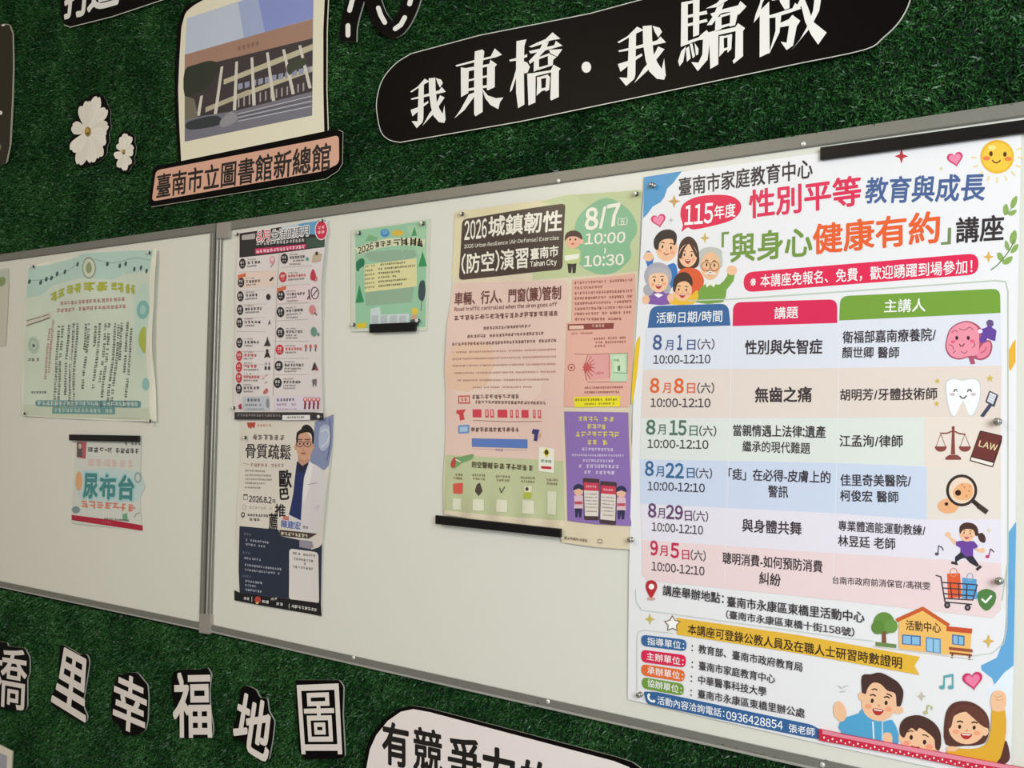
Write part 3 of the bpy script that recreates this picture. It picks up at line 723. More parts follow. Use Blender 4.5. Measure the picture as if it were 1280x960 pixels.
for pts in ([(690, 545), (672, 565), (678, 605), (700, 600), (702, 570)], [(712, 560), (722, 520), (748, 502), (748, 535), (730, 568)], [(700, 603), (712, 585), (745, 578), (738, 600), (718, 610)],
            [(710, 755), (712, 715), (738, 688), (748, 720), (735, 765)], [(700, 802), (682, 780), (684, 745), (702, 760), (708, 790)], [(712, 812), (730, 775), (755, 765), (752, 790), (735, 810)], [(672, 862), (645, 845), (640, 815), (660, 812), (676, 840)], [(668, 868), (690, 840), (724, 832), (715, 862), (690, 876)]):
    p.poly(pts, (142, 172, 92), smooth=3)
p.line([(604, 906), (640, 880), (680, 835), (712, 790), (735, 740)], 6, (96, 130, 66), 3); p.part('leaf_sprig'); p.line([(684, 606), (702, 590), (725, 560)], 4, (120, 150, 80))
p.part('sun_drawing'); p.ell(640, 288, 92, 92, (238, 184, 50)); p.ell(640, 288, 78, 80, (246, 200, 70)); p.ell(612, 238, 22, 14, (250, 226, 140))
for x in (606, 682): p.ell(x, 272 if x < 640 else 275, 10, 14, (90, 45, 25), n=14)
for x, y in ((582, 297), (700, 300)): p.ell(x, y, 20, 12, (236, 130, 70), n=14)
p.line([(612, 306), (622, 318), (636, 322), (652, 314), (658, 306)], 7, (110, 50, 25))
for a in range(-20, 200, 22): p.line([(640+112*math.cos(math.radians(a)), 288+112*math.sin(math.radians(a))), (640+142*math.cos(math.radians(a)), 288+142*math.sin(math.radians(a)))], 7, (244, 214, 130))
# family
p.part('family_drawing').F(790, 170, 4.571)
SK = (246, 196, 158)
p.poly([(66, 690), (95, 655), (125, 690), (122, 730), (160, 760), (240, 725), (262, 780), (245, 830), (225, 870), (150, 860), (95, 760), (80, 715)], (52, 120, 190), smooth=3)
p.ell(96, 690, 28, 26, SK)
p.face(200, 640, 62, 76, 6, SK, False); p.poly([(130, 640), (128, 590), (165, 545), (220, 535), (256, 560), (255, 610), (240, 625), (236, 592), (190, 590), (160, 610), (152, 650)], (50, 40, 38), smooth=3)
p.poly([(262, 740), (268, 650), (285, 600), (325, 574), (365, 600), (384, 660), (384, 730), (360, 755), (290, 765)], (74, 50, 44), smooth=3)
p.poly([(270, 880), (262, 790), (300, 755), (370, 760), (405, 800), (410, 850), (360, 930), (300, 920)], (226, 96, 54), smooth=3)
p.face(322, 684, 52, 66, 4, SK); p.poly([(268, 690), (290, 640), (328, 610), (300, 650), (284, 700)], (74, 50, 44), smooth=3); p.poly([(328, 610), (360, 640), (378, 690), (366, 690), (350, 655)], (74, 50, 44), smooth=3)
p.poly([(360, 950), (400, 860), (450, 840), (500, 850), (545, 800), (550, 760), (585, 770), (580, 830), (540, 880), (520, 950)], (122, 164, 70), smooth=2)
p.ell(572, 768, 30, 28, SK); p.ell(452, 668, 66, 34, (196, 196, 190)); p.ell(400, 720, 14, 44, (196, 196, 190)); p.ell(506, 712, 14, 44, (196, 196, 190))
p.face(450, 742, 55, 80, 3, (240, 190, 150), True)
for x in (424, 474): p.ring(x, 745, 24, 26, 5, (150, 120, 70))
p.line([(418, 790), (435, 782), (450, 790), (466, 782), (480, 790)], 11, (232, 228, 220)); p.poly([(420, 840), (448, 830), (480, 842), (470, 865), (448, 850), (428, 866)], (240, 236, 226))
p.poly([(95, 960), (100, 905), (140, 880), (200, 890), (240, 920), (240, 960)], (134, 92, 172), smooth=2); p.ell(150, 800, 80, 78, (176, 172, 182)); p.ell(95, 880, 30, 34, (176, 172, 182)); p.ell(200, 870, 24, 30, (176, 172, 182))
p.face(152, 828, 56, 66, -3, (248, 200, 164)); p.poly([(92, 800), (110, 760), (150, 750), (205, 765), (215, 810), (180, 785), (130, 785)], (186, 182, 190), smooth=3); p.poly([(125, 905), (150, 898), (180, 908), (152, 925)], (250, 245, 250))
p.ell(80, 935, 22, 26, SK)
p.poly([(215, 960), (225, 900), (270, 920), (340, 910), (372, 880), (380, 920), (350, 960)], (240, 190, 50), smooth=2)
p.face(290, 882, 54, 62, 3, (246, 194, 150)); p.poly([(236, 880), (240, 820), (270, 785), (315, 780), (345, 815), (345, 860), (325, 840), (300, 830), (262, 845), (248, 890)], (70, 48, 40), smooth=3)
p.ell(222, 925, 20, 24, SK)
# schedule table
p.part('schedule_table').F(780, 360, 2.56)
p.line([(205, 41), (340, 36), (690, 12), (1190, -24), (1222, -20), (1230, 10), (1228, 880), (1215, 960), (1210, 1000)], 4, (196, 206, 190))
rows = [([(72, 128), (345, 122), (690, 104), (1206, 80), (1208, 248), (690, 256), (62, 262)], (226, 228, 240)),
        ([(62, 262), (690, 256), (1208, 248), (1206, 412), (690, 416), (55, 416)], (232, 216, 208)),
        ([(55, 416), (690, 416), (960, 413), (960, 572), (690, 560), (52, 548)], (226, 230, 226)), ([(960, 413), (1206, 412), (1206, 580), (960, 572)], (236, 222, 212)),
        ([(52, 548), (690, 560), (968, 572), (968, 742), (690, 722), (55, 690)], (208, 218, 240)), ([(968, 572), (1206, 580), (1206, 740), (968, 742)], (233, 222, 214)),
        ([(55, 690), (690, 722), (968, 742), (1206, 740), (1206, 880), (690, 850), (60, 806)], (234, 228, 240)),
        ([(60, 806), (690, 850), (1206, 880), (1206, 1030), (1180, 1056), (690, 1000), (75, 935), (60, 915)], (240, 216, 218))]
for pts, c in rows: p.poly(pts, c)
p.line([(345, 122), (340, 415), (330, 700), (325, 940)], 2, (236, 232, 236)); p.line([(688, 104), (684, 415), (676, 700), (668, 960)], 2, (236, 232, 236))
p.poly([(76, 128), (86, 58), (334, 50), (341, 120)], (58, 104, 160), r=[0, 26, 26, 0]); p.poly([(348, 122), (350, 46), (682, 36), (682, 112)], (222, 38, 88), r=[0, 26, 26, 0]); p.poly([(689, 104), (692, 26), (1204, 2), (1205, 80)], (120, 162, 60), r=[0, 26, 26, 0])
WH = (252, 250, 250)
p.T('活動日期/時間', 105, 96, 315, 90, 36, WH, .006); p.T('講題', 482, 81, 557, 77, 38, WH, .008); p.T('主講人', 833, 58, 965, 54, 42, WH, .008)
D = [((70, 92, 146), [('8', 94, 174, 121, 174, 46), ('月', 133, 183, 158, 183, 32), ('1', 172, 174, 187, 174, 46), ('日', 203, 182, 229, 182, 32)], (236, 180, 290, 180), (95, 229, 277, 227)),
     ((230, 104, 52), [('8', 85, 312, 113, 312, 46), ('月', 125, 320, 150, 320, 32), ('8', 162, 313, 191, 313, 46), ('日', 203, 321, 228, 321, 32)], (235, 320, 289, 320), (86, 367, 277, 368)),
     ((84, 116, 100), [('8', 73, 445, 101, 446, 46), ('月', 109, 453, 134, 453, 32), ('15', 148, 447, 200, 448, 46), ('日', 211, 457, 236, 457, 32)], (242, 457, 296, 458), (77, 498, 271, 501)),
     ((60, 106, 150), [('8', 70, 577, 96, 578, 46), ('月', 104, 587, 129, 587, 32), ('22', 136, 583, 192, 585, 46), ('日', 203, 592, 227, 592, 32)], (231, 592, 283, 594), (78, 633, 260, 640)),
     ((104, 72, 112), [('8', 80, 711, 105, 712, 44), ('月', 110, 720, 133, 721, 32), ('29', 138, 716, 190, 719, 44), ('日', 197, 729, 219, 729, 32)], (223, 728, 271, 732), (92, 763, 255, 775)),
     ((196, 46, 84), [('9', 88, 831, 111, 832, 46), ('月', 117, 840, 142, 841, 32), ('5', 153, 839, 178, 841, 46), ('日', 189, 853, 211, 854, 30)], (216, 853, 264, 858), (92, 889, 260, 906))]
for c, bits, six, tm_ in D:
    for t in bits: p.T(t[0], *t[1:], c, .028 if t[0].isdigit() else .012)
    p.T('(六)', *six, 34, (70, 60, 66), .010); p.T('10:00-12:10', *tm_, 28, (60, 54, 58), .010)
for t in (('性別與失智症', 388, 190, 634, 187, 46, .018), ('無齒之痛', 420, 342, 600, 340, 48, .018), ('當親情遇上法律:遺產', 350, 455, 645, 461, 38, .014), ('繼承的現代難題', 380, 506, 595, 513, 36, .008),
          ('「痣」在必得-皮膚上的', 336, 595, 660, 606, 38, .012), ('警訊', 462, 650, 525, 653, 38, .012), ('與身體共舞', 380, 759, 568, 770, 42, .014), ('聰明消費-如何預防消費', 318, 863, 635, 892, 38, .012), ('糾紛', 435, 927, 502, 935, 40, .012),
          ('衛福部嘉南療養院/', 700, 158, 998, 148, 40, .012), ('顏世卿 醫師', 698, 206, 880, 206, 36, .012), ('胡明芳/牙體技術師', 692, 342, 1002, 338, 38, .012), ('江孟洵/律師', 690, 489, 892, 490, 38, .012), ('佳里奇美醫院/', 693, 614, 918, 617, 38, .012),
          ('柯俊宏 醫師', 692, 664, 878, 669, 36, .012), ('專業體適能運動教練/', 686, 760, 964, 776, 34, .010), ('林昱廷 老師', 685, 808, 868, 819, 36, .012), ('台南市政府前消保官/馮祺雯', 668, 934, 980, 954, 25, .004)):
    p.T(t[0], *t[1:5], t[5], (56, 46, 50), t[6])
# little drawings of the table
p.part('brain_drawing').F(1140, 380, 4.571)
PK, PD = (240, 150, 170), (176, 84, 110)
p.poly([(322, 306), (336, 345), (362, 342), (350, 300)], PD)
p.poly([(196, 200), (212, 150), (250, 115), (310, 96), (360, 110), (395, 140), (420, 200), (450, 210), (460, 250), (440, 300), (390, 322), (330, 305), (270, 318), (215, 300), (190, 250)], PD, smooth=3)
p.poly([(202, 203), (218, 155), (252, 122), (310, 104), (355, 118), (380, 150), (385, 230), (372, 290), (325, 297), (270, 310), (222, 293), (198, 250)], PK, smooth=3); p.poly([(384, 262), (410, 225), (444, 218), (450, 250), (434, 292), (392, 312), (370, 300)], (236, 136, 160), smooth=3)
for l in ([(225, 165), (245, 150), (262, 162)], [(270, 140), (300, 150), (330, 132), (350, 150)], [(210, 232), (232, 240), (236, 262)], [(345, 250), (360, 232), (350, 215)], [(280, 270), (300, 282), (318, 268)], [(392, 280), (415, 268), (425, 245)], [(232, 280), (250, 268)]): p.line(l, 5, PD, 3)
for x in (256, 322): p.ell(x, 194, 9, 12, (80, 35, 45), n=14)
p.line([(270, 228), (278, 240), (290, 240), (300, 226)], 6, (110, 45, 60)); p.ell(235, 216, 14, 9, (232, 100, 130), n=12); p.ell(345, 212, 14, 9, (232, 100, 130), n=12)
p.part('puzzle_piece'); p.poly([(372, 150), (420, 136), (432, 128), (424, 105), (440, 90), (464, 96), (468, 120), (455, 132), (484, 152), (476, 212), (452, 206), (430, 196), (420, 218), (388, 222), (384, 196), (400, 180), (385, 164)], (104, 70, 160), smooth=1); p.ell(446, 108, 20, 18, (104, 82, 130)); p.ell(390, 156, 14, 12, (238, 230, 246))
p.part('tooth_drawing')
tooth = [(190, 470), (200, 436), (240, 424), (290, 434), (340, 424), (380, 436), (394, 480), (388, 550), (366, 610), (345, 640), (325, 632), (300, 570), (286, 560), (270, 590), (240, 645), (216, 620), (198, 550)]
p.poly(tooth, (206, 212, 216), smooth=3); p.poly([(291+(x-291)*.94, 530+(y-530)*.95) for x, y in tooth], (248, 250, 252), smooth=3)
for x in (250, 328): p.line([(x-12, 502), (x-6, 490), (x+6, 490), (x+12, 502)], 7, (60, 50, 55))
p.line([(272, 524), (284, 538), (298, 538), (312, 522)], 7, (60, 50, 55)); p.ell(230, 516, 16, 9, (210, 190, 196), n=12); p.ell(350, 516, 16, 9, (210, 190, 196), n=12)
for x, y, r in ((144, 440, 17), (445, 425, 22), (140, 570, 18)): p.star(x, y, r, (214, 186, 84), 5, .45)
p.part('toothbrush_drawing'); p.poly([(442, 494), (494, 520), (470, 590), (418, 560)], (66, 70, 92), r=8); p.poly([(446, 504), (482, 522), (462, 574), (428, 556)], (226, 228, 232)); p.poly([(440, 570), (458, 580), (408, 648), (388, 640)], (66, 70, 92), r=5)
for k in range(4): p.line([(440-3*k, 516+13*k), (474-4*k, 534+12*k)], 2.5, (130, 136, 150))
p.part('scales_drawing'); RB = (140, 72, 66)
p.poly([(228, 716), (242, 716), (246, 860), (222, 860)], RB); p.ell(235, 708, 9, 11, RB); p.poly([(190, 878), (212, 862), (258, 862), (280, 878), (280, 890), (190, 890)], RB, r=4)
p.line([(160, 738), (200, 738), (235, 726), (270, 740), (305, 744)], 8, RB, 3)
for cx in (164, 302): p.line([(cx, 742), (cx-28, 818)], 3, RB); p.line([(cx, 742), (cx+28, 818)], 3, RB); p.ell(cx, 816, 34, 28, RB, 0, 20, 0, 180); p.line([(cx-34, 816), (cx+34, 816)], 4, (110, 52, 48))
p.part('law_book_drawing'); p.poly([(388, 722), (516, 752), (512, 790), (462, 934), (328, 896), (336, 868)], (74, 40, 38), r=8); p.poly([(392, 728), (512, 756), (464, 900), (338, 868)], (112, 54, 50), r=6); p.poly([(340, 876), (464, 908), (458, 926), (336, 892)], (240, 232, 226)); p.T('LAW', 384, 796, 486, 822, 34, (236, 214, 170), .02)
p.part('magnifier_drawing').F(1140, 560, 4.0)
p.ell(180, 290, 52, 38, (240, 178, 130)); p.ell(172, 280, 9, 9, (60, 30, 25)); p.line([(305, 265), (340, 295), (372, 318)], 22, (54, 42, 40)); p.line([(330, 288), (376, 322)], 26, (70, 56, 50))
p.ell(248, 212, 78, 80, (58, 44, 42)); p.ell(248, 212, 64, 66, (240, 216, 196)); p.poly([(215, 250), (205, 215), (240, 178), (290, 180), (305, 220), (290, 255), (250, 262)], (240, 180, 130), smooth=3); p.ell(230, 224, 15, 15, (60, 32, 26))
for x, y in ((262, 196), (285, 215), (272, 240), (250, 184), (290, 190)): p.ell(x, y, 5, 5, (214, 130, 84), n=10)
p.part('dancer_drawing')
p.poly([(330, 430), (352, 425), (368, 450), (362, 474), (340, 466), (330, 445)], (76, 50, 44), smooth=3); p.poly([(198, 445), (220, 466), (225, 490), (208, 478), (176, 440)], SK); p.ell(180, 432, 14, 13, SK)
p.poly([(218, 468), (255, 462), (310, 466), (330, 490), (316, 510), (306, 500), (305, 550), (240, 552), (242, 500), (220, 488)], (112, 70, 160)); p.poly([(312, 500), (340, 505), (360, 500), (360, 520), (330, 520)], SK); p.ell(352, 512, 13, 13, SK)
p.poly([(244, 520), (270, 545), (235, 560), (232, 578), (215, 572), (215, 545)], (50, 48, 62)); p.poly([(262, 545), (305, 540), (335, 585), (325, 595), (290, 575)], (50, 48, 62))
p.line([(196, 572), (228, 580)], 13, (60, 50, 52)); p.line([(322, 610), (345, 590)], 14, (60, 50, 52)); p.line([(228, 566), (236, 580)], 10, (240, 240, 240))
p.face(275, 428, 38, 40, 6, SK, True, cheek=True); p.poly([(240, 430), (238, 395), (262, 374), (300, 376), (325, 395), (332, 430), (318, 440), (306, 410), (270, 405), (252, 412)], (76, 50, 44), smooth=3)
p.line([(132, 488), (130, 528)], 5, (86, 84, 100)); p.ell(124, 530, 10, 8, (86, 84, 100)); p.line([(132, 488), (150, 498), (156, 512)], 6, (86, 84, 100)); p.line([(392, 504), (384, 540)], 5, (150, 60, 110)); p.ell(377, 543, 10, 8, (200, 50, 110)); p.line([(392, 504), (410, 520)], 6, (90, 60, 90)); p.star(385, 412, 14, (224, 212, 170), 4, .4)
p.part('shopping_cart_drawing')
p.poly([(176, 628), (240, 626), (248, 745), (180, 752)], (232, 96, 56)); p.ring(208, 622, 18, 20, 4, (210, 150, 120)); p.poly([(252, 648), (322, 656), (326, 755), (250, 752)], (92, 160, 214)); p.ring(290, 644, 15, 18, 4, (150, 180, 210))
for l in ([(118, 636), (144, 644), (165, 770), (300, 782)], [(150, 672), (326, 684)], [(154, 700), (318, 712)], [(158, 728), (310, 740)], [(164, 752), (304, 760), (326, 684)], [(190, 674), (200, 752)], [(232, 677), (236, 755)], [(275, 680), (272, 757)]): p.line(l, 6, (66, 56, 60))
for x, y in ((176, 786), (278, 798)): p.ell(x, y, 15, 16, (60, 52, 56)); p.ell(x, y, 6, 6, (150, 146, 150), n=12)
p.part('shield_drawing'); p.poly([(330, 722), (372, 704), (418, 724), (416, 770), (395, 800), (372, 814), (345, 796), (330, 765)], (84, 130, 70), smooth=2); p.line([(348, 754), (368, 772), (398, 738)], 10, (246, 250, 244))
# place, ribbon, organisers
p.part('venue_lettering').F(780, 660, 2.56)
p.line([(40, 195), (42, 235), (60, 262), (170, 276), (700, 350), (800, 362)], 3, (206, 212, 206)); p.line([(1110, 410), (1180, 400), (1215, 370), (1225, 320), (1228, 120)], 3, (206, 212, 206))
p.part('map_pin_drawing'); p.ell(90, 226, 14, 5, (206, 170, 160)); p.poly([(72, 188), (76, 172), (91, 166), (106, 174), (109, 190), (102, 206), (90, 224), (78, 206)], (190, 44, 52), smooth=2); p.ell(91, 187, 9, 9, (252, 248, 248))
p.part('venue_lettering'); p.T('講座舉辦地點：', 128, 198, 322, 225, 34, DK, .012); p.part('place_lettering'); p.T('臺南市永康區東橋里活動中心', 333, 234, 770, 286, 35, DK, .012); p.part('address_lettering'); p.T('(臺南市永康區東橋十街158號)', 330, 275, 738, 334, 28, DK, .010)
spark(86, 291, 17, (206, 188, 90)); spark(1167, 362, 20, (222, 180, 96))
p.part('building_drawing')
p.ell(832, 305, 34, 36, (104, 146, 66)); p.ell(812, 318, 20, 22, (96, 138, 60)); p.ell(856, 314, 20, 22, (112, 154, 74)); p.poly([(826, 330), (838, 330), (840, 374), (826, 372)], (130, 84, 60)); p.poly([(806, 364), (872, 372), (872, 384), (806, 377)], (110, 140, 80))
p.poly([(880, 292), (956, 262), (1034, 310), (1034, 405), (880, 386)], (246, 192, 106)); p.poly([(1034, 325), (1112, 335), (1108, 410), (1034, 404)], (246, 192, 106)); p.line([(872, 296), (956, 258), (1040, 312)], 12, (206, 96, 50)); p.line([(1032, 322), (1114, 330)], 16, (206, 84, 50))
p.T('活動中心', 903, 310, 1014, 320, 32, (70, 44, 36), .008)
for q in ((890, 340, 950, 372), (1050, 340, 1090, 372)):
    p.poly([(q[0], q[1]), (q[2], q[1]+5), (q[2], q[3]+5), (q[0], q[3])], (70, 110, 170)); p.poly([(q[0]+4, q[1]+4), ((q[0]+q[2])/2-2, q[1]+6), ((q[0]+q[2])/2-2, q[3]), (q[0]+4, q[3]-3)], (140, 190, 226)); p.poly([((q[0]+q[2])/2+2, q[1]+7), (q[2]-4, q[1]+9), (q[2]-4, q[3]+1), ((q[0]+q[2])/2+2, q[3])], (140, 190, 226))
p.poly([(966, 348), (1014, 354), (1014, 402), (966, 395)], (90, 140, 190)); p.poly([(970, 353), (988, 355), (988, 396), (970, 393)], (150, 200, 230)); p.poly([(992, 356), (1010, 358), (1010, 399), (992, 396)], (150, 200, 230))
p.poly([(1040, 380), (1116, 388), (1116, 398), (1040, 390)], (160, 84, 60)); p.poly([(1042, 396), (1114, 404), (1114, 410), (1042, 402)], (140, 70, 52)); p.line([(1052, 400), (1050, 416)], 5, (120, 60, 50)); p.line([(1106, 406), (1106, 422)], 5, (120, 60, 50)); p.line([(796, 378), (1120, 420)], 3, (220, 210, 196))
p.part('yellow_ribbon')
p.poly([(172, 286), (560, 342), (948, 412), (930, 440), (946, 470), (560, 400), (172, 340)], (234, 186, 62))
p.T('本講座可登錄公教人員及在職人士研習時數證明', 208, 322, 890, 432, 35, (58, 40, 30), .012)
p.star(158, 306, 28, (120, 96, 80), 5, .55); p.star(158, 306, 22, (255, 252, 248), 5, .55)
p.part('organiser_list')
p.line([(45, 345), (50, 330), (70, 326), (160, 336)], 2.5, (206, 212, 206)); p.line([(45, 345), (44, 520)], 2.5, (206, 212, 206))
for pts, c, t, tq in (([(58, 340), (204, 357), (202, 394), (58, 376)], (56, 104, 160), '指導單位：', (78, 360, 196, 375)), ([(58, 388), (202, 406), (200, 446), (58, 428)], (222, 38, 84), '主辦單位：', (76, 408, 194, 427)),
                      ([(58, 434), (198, 454), (196, 492), (58, 470)], (234, 112, 54), '承辦單位：', (78, 453, 192, 473)), ([(60, 476), (195, 498), (193, 536), (60, 512)], (116, 156, 60), '協辦單位：', (78, 494, 188, 517))):
    p.poly(pts, c, r=17); p.T(t, *tq, 25, WH, .006)
for t, q in (('：教育部、臺南市政府教育局', (220, 381, 573, 445)), ('：臺南市家庭教育中心', (220, 434, 486, 483)), ('：中華醫事科技大學', (217, 479, 458, 524)), ('：臺南市永康區東橋里辦公處', (216, 524, 580, 592))): p.T(t, *q, 29, DK, .010)
p.part('phone_band'); p.poly([(64, 522), (110, 524), (600, 628), (640, 650), (626, 676), (560, 664), (76, 562)], (52, 100, 156), r=10)
p.line([(80, 533), (82, 545), (90, 553), (99, 554)], 6, WH, 3); p.line([(79, 531), (85, 536)], 8, WH); p.line([(95, 550), (101, 556)], 8, WH)
p.T('活動內容洽詢電話：', 110, 549, 324, 592, 27, WH, .005); p.T('0936428854', 330, 597, 510, 631, 27, WH, .010); p.T('張老師', 530, 638, 612, 653, 27, WH, .005)
p.part('children_drawing').F(1020, 800, 4.923)
p.poly([(150, 505), (200, 470), (265, 450), (290, 415), (330, 430), (350, 490), (430, 500), (470, 490), (505, 560), (505, 640), (360, 610), (160, 570)], (84, 166, 212), smooth=2)
p.line([(352, 500), (358, 608)], 9, (230, 240, 246)); p.line([(412, 500), (410, 615)], 7, (200, 226, 240)); p.poly([(415, 600), (420, 570), (465, 575), (470, 630), (420, 625)], SK, smooth=2)
p.poly([(112, 460), (112, 400), (140, 375), (168, 390), (190, 440), (180, 490), (150, 500), (128, 480)], SK, smooth=3); p.ell(280, 345, 18, 26, SK); p.ell(510, 430, 30, 24, SK)
p.ell(400, 330, 100, 90, SK, 8); p.face(390, 385, 108, 112, 8, SK); p.poly([(285, 320), (285, 220), (340, 210), (400, 200), (480, 240), (515, 270), (540, 320), (525, 400), (498, 400), (490, 330), (440, 310), (400, 270), (352, 262), (318, 300), (310, 330), (292, 325)], (74, 48, 44), smooth=3)
p.line([(345, 305), (365, 300), (380, 308)], 8, (74, 48, 44)); p.line([(435, 330), (455, 335), (470, 348)], 8, (74, 48, 44))
p.ell(640, 610, 120, 90, SK, 10); p.ell(525, 600, 16, 26, SK); p.ell(748, 665, 20, 18, SK)
p.poly([(520, 580), (520, 520), (560, 474), (640, 462), (720, 500), (765, 560), (772, 640), (755, 680), (735, 660), (730, 610), (690, 570), (640, 540), (620, 560), (590, 540), (560, 570), (545, 600)], (78, 50, 44), smooth=3)
for x, y in ((588, 598), (670, 627)): p.ell(x, y, 11, 15, (60, 34, 26), n=14)
p.line([(565, 566), (585, 556), (600, 562)], 7, (70, 44, 36)); p.line([(655, 582), (680, 585), (695, 596)], 7, (70, 44, 36)); p.ell(560, 632, 20, 14, (246, 160, 130), n=14); p.ell(700, 655, 24, 16, (246, 160, 130), n=14); p.line([(588, 652), (612, 660), (640, 660)], 9, (150, 50, 50))
p.poly([(800, 640), (795, 480), (830, 400), (900, 374), (980, 390), (1050, 450), (1070, 530), (1050, 620), (1000, 645), (920, 650)], (92, 54, 46), smooth=3); p.poly([(1120, 740), (1150, 640), (1175, 620), (1195, 700), (1190, 740), (1160, 762), (1130, 760)], (92, 54, 46), smooth=2)
p.poly([(800, 685), (860, 665), (930, 668), (1010, 660), (1060, 620), (1080, 520), (1085, 430), (1120, 418), (1165, 430), (1172, 560), (1150, 680), (1110, 755), (1000, 740), (850, 705)], (228, 172, 54), smooth=2)
p.poly([(1085, 430), (1078, 350), (1105, 312), (1150, 315), (1172, 350), (1160, 432)], SK, smooth=2)
for l in ([(1098, 345), (1120, 352), (1150, 340)], [(1105, 365), (1130, 370), (1155, 362)]): p.line(l, 4, (220, 150, 110))
p.ell(1042, 560, 22, 28, SK); p.face(930, 540, 112, 100, 4, SK)
p.poly([(815, 540), (820, 470), (890, 395), (1000, 420), (1065, 500), (1060, 540), (1015, 520), (960, 470), (890, 420), (850, 470), (835, 530)], (104, 60, 50), smooth=3)
p.ell(838, 668, 36, 16, SK)
p.part('heart', True); p.heart(966, 245, 62, (206, 52, 106), -8); p.heart(966, 247, 46, (240, 128, 166), -8)
p.part('music_note_drawing', True)
for x in (778, 832): p.ell(x, 290, 17, 13, (96, 170, 178)); 
p.line([(790, 288), (792, 222)], 8, (96, 170, 178)); p.line([(844, 288), (844, 214)], 8, (96, 170, 178)); p.line([(788, 226), (848, 214)], 15, (96, 170, 178))
p.part('sparkle', True); p.star(652, 345, 30, (206, 196, 180), 4, .4); p.part('music_note_drawing', True); p.line([(690, 400), (684, 444)], 7, (190, 186, 130)); p.ell(677, 446, 14, 11, (190, 186, 130)); p.line([(690, 400), (718, 412), (712, 430)], 8, (190, 196, 140))
p.part('motion_lines')
for l in ([(140, 280), (165, 300)], [(165, 290), (200, 280)], [(150, 320), (185, 312)]): p.line(l, 5, (180, 190, 190))
p.done()

# ------------------------------------------------------------------ air-defence exercise poster
p = Print('exercise_poster', 'pink and green exercise notice with dark title box, left of the big schedule', 'poster', (690, 690), base=0.0035, rough=0.4, step=0.000012,
          bump=lambda u, v: 0.0018*math.sin(9*u+4*v)*(0.4+v)+0.0016*math.exp(-((v-.06)/.07)**2)*math.sin(42*u)*(1 if u < .66 else .2)+0.0015*math.sin(14*v+3*u))
p.sheet([(569, 264), (680, 250), (801, 237), (798, 330), (794, 378), (787, 511), (790, 560), (792, 663), (790, 687), (747, 684), (703, 678), (700, 668), (630, 655), (556, 643), (555, 600), (558, 514), (557, 464), (560, 409), (564, 366)], (226, 210, 184))
p.part('panels').F(530, 230, 4.4034)
p.poly([(640, 100), (780, 60), (1195, 32), (1182, 480), (600, 530), (600, 480)], (196, 204, 158)); p.poly([(170, 152), (640, 100), (700, 110), (600, 140), (215, 192), (190, 500), (150, 520)], (226, 214, 176))
p.poly([(160, 545), (775, 530), (800, 560), (785, 830), (780, 1100), (780, 1260), (125, 1190), (120, 1000), (130, 780)], (230, 198, 186))
p.F(530, 430, 3.555); p.poly([(96, 300), (110, 0), (612, 0), (618, 520), (95, 492)], (230, 198, 186)); p.poly([(150, 120), (500, 100), (480, 260), (180, 250)], (234, 206, 192), smooth=3)
p.poly([(96, 492), (618, 520), (626, 786), (300, 760), (94, 738)], (194, 198, 156))
p.poly([(128, 10), (300, 5), (280, 180), (110, 200)], (232, 194, 168), smooth=2)
p.part('title_box').F(530, 230, 4.4034)
p.poly([(209, 195), (779, 106), (766, 471), (187, 529)], (74, 58, 52), r=26)
IV = (244, 236, 222)
p.T('2026', 222, 256, 346, 242, 104, IV, .02); p.T('城鎮韌性', 358, 236, 762, 202, 112, IV, .022)
p.T('2026 Urban Resilience (Air-Defense) Exercise', 218, 343, 748, 296, 27, IV, .006); p.T('(防空)演習', 204, 440, 578, 405, 112, IV, .02); p.T('臺南市', 594, 388, 745, 368, 62, IV, .022); p.T('Tainan City', 590, 446, 735, 433, 40, IV, .018)
p.part('date_cloud')
p.poly([(826, 300), (846, 185), (925, 105), (1010, 76), (1100, 120), (1160, 190), (1172, 265), (1135, 330), (1138, 405), (1060, 480), (970, 497), (880, 462), (838, 400)], (136, 186, 146), smooth=4)
p.T('8/7', 888, 196, 1076, 164, 120, IV, .03); p.T('(五)', 1064, 208, 1120, 204, 44, IV, .012); p.T('10:00', 888, 303, 1108, 292, 60, IV, .02); p.line([(994, 352), (998, 365), (993, 382)], 7, IV); p.T('10:30', 882, 426, 1100, 414, 60, IV, .02)
p.part('officer_drawing')
p.poly([(792, 435), (842, 432), (836, 490), (820, 492), (818, 450), (812, 492), (798, 490)], (56, 48, 46)); p.poly([(782, 360), (855, 358), (862, 400), (858, 434), (785, 438), (776, 400)], (196, 206, 140), smooth=2); p.poly([(778, 395), (858, 385), (852, 412), (780, 424)], (240, 240, 226))
p.ell(824, 312, 40, 44, (236, 178, 150)); p.ell(870, 318, 10, 14, (236, 178, 150)); p.poly([(780, 315), (785, 275), (820, 256), (860, 268), (872, 305), (840, 290), (800, 292)], (70, 46, 40), smooth=3)
for x in (808, 836): p.ell(x, 306, 5, 6, (60, 36, 30), n=10)
p.ell(822, 330, 8, 5, (200, 90, 80), n=10)
p.part('body_lettering'); BR = (112, 62, 56)
p.T('車輛、行人、門窗(簾)管制', 168, 632, 756, 598, 74, BR, .02); p.T('Road traffic controlled when the siren goes off', 168, 692, 735, 664, 30, BR, .008)
p.marks(168, 738, 742, 712, 28, BR, 3, .05)
p.F(540, 370, 6.4); G_ = (150, 108, 98)
for i, (a, b) in enumerate((((360, 262), (790, 240)), ((285, 325), (900, 298)), ((165, 388), (1000, 356)))): p.marks(*a, *b, 25, (110, 74, 66), i, .06)
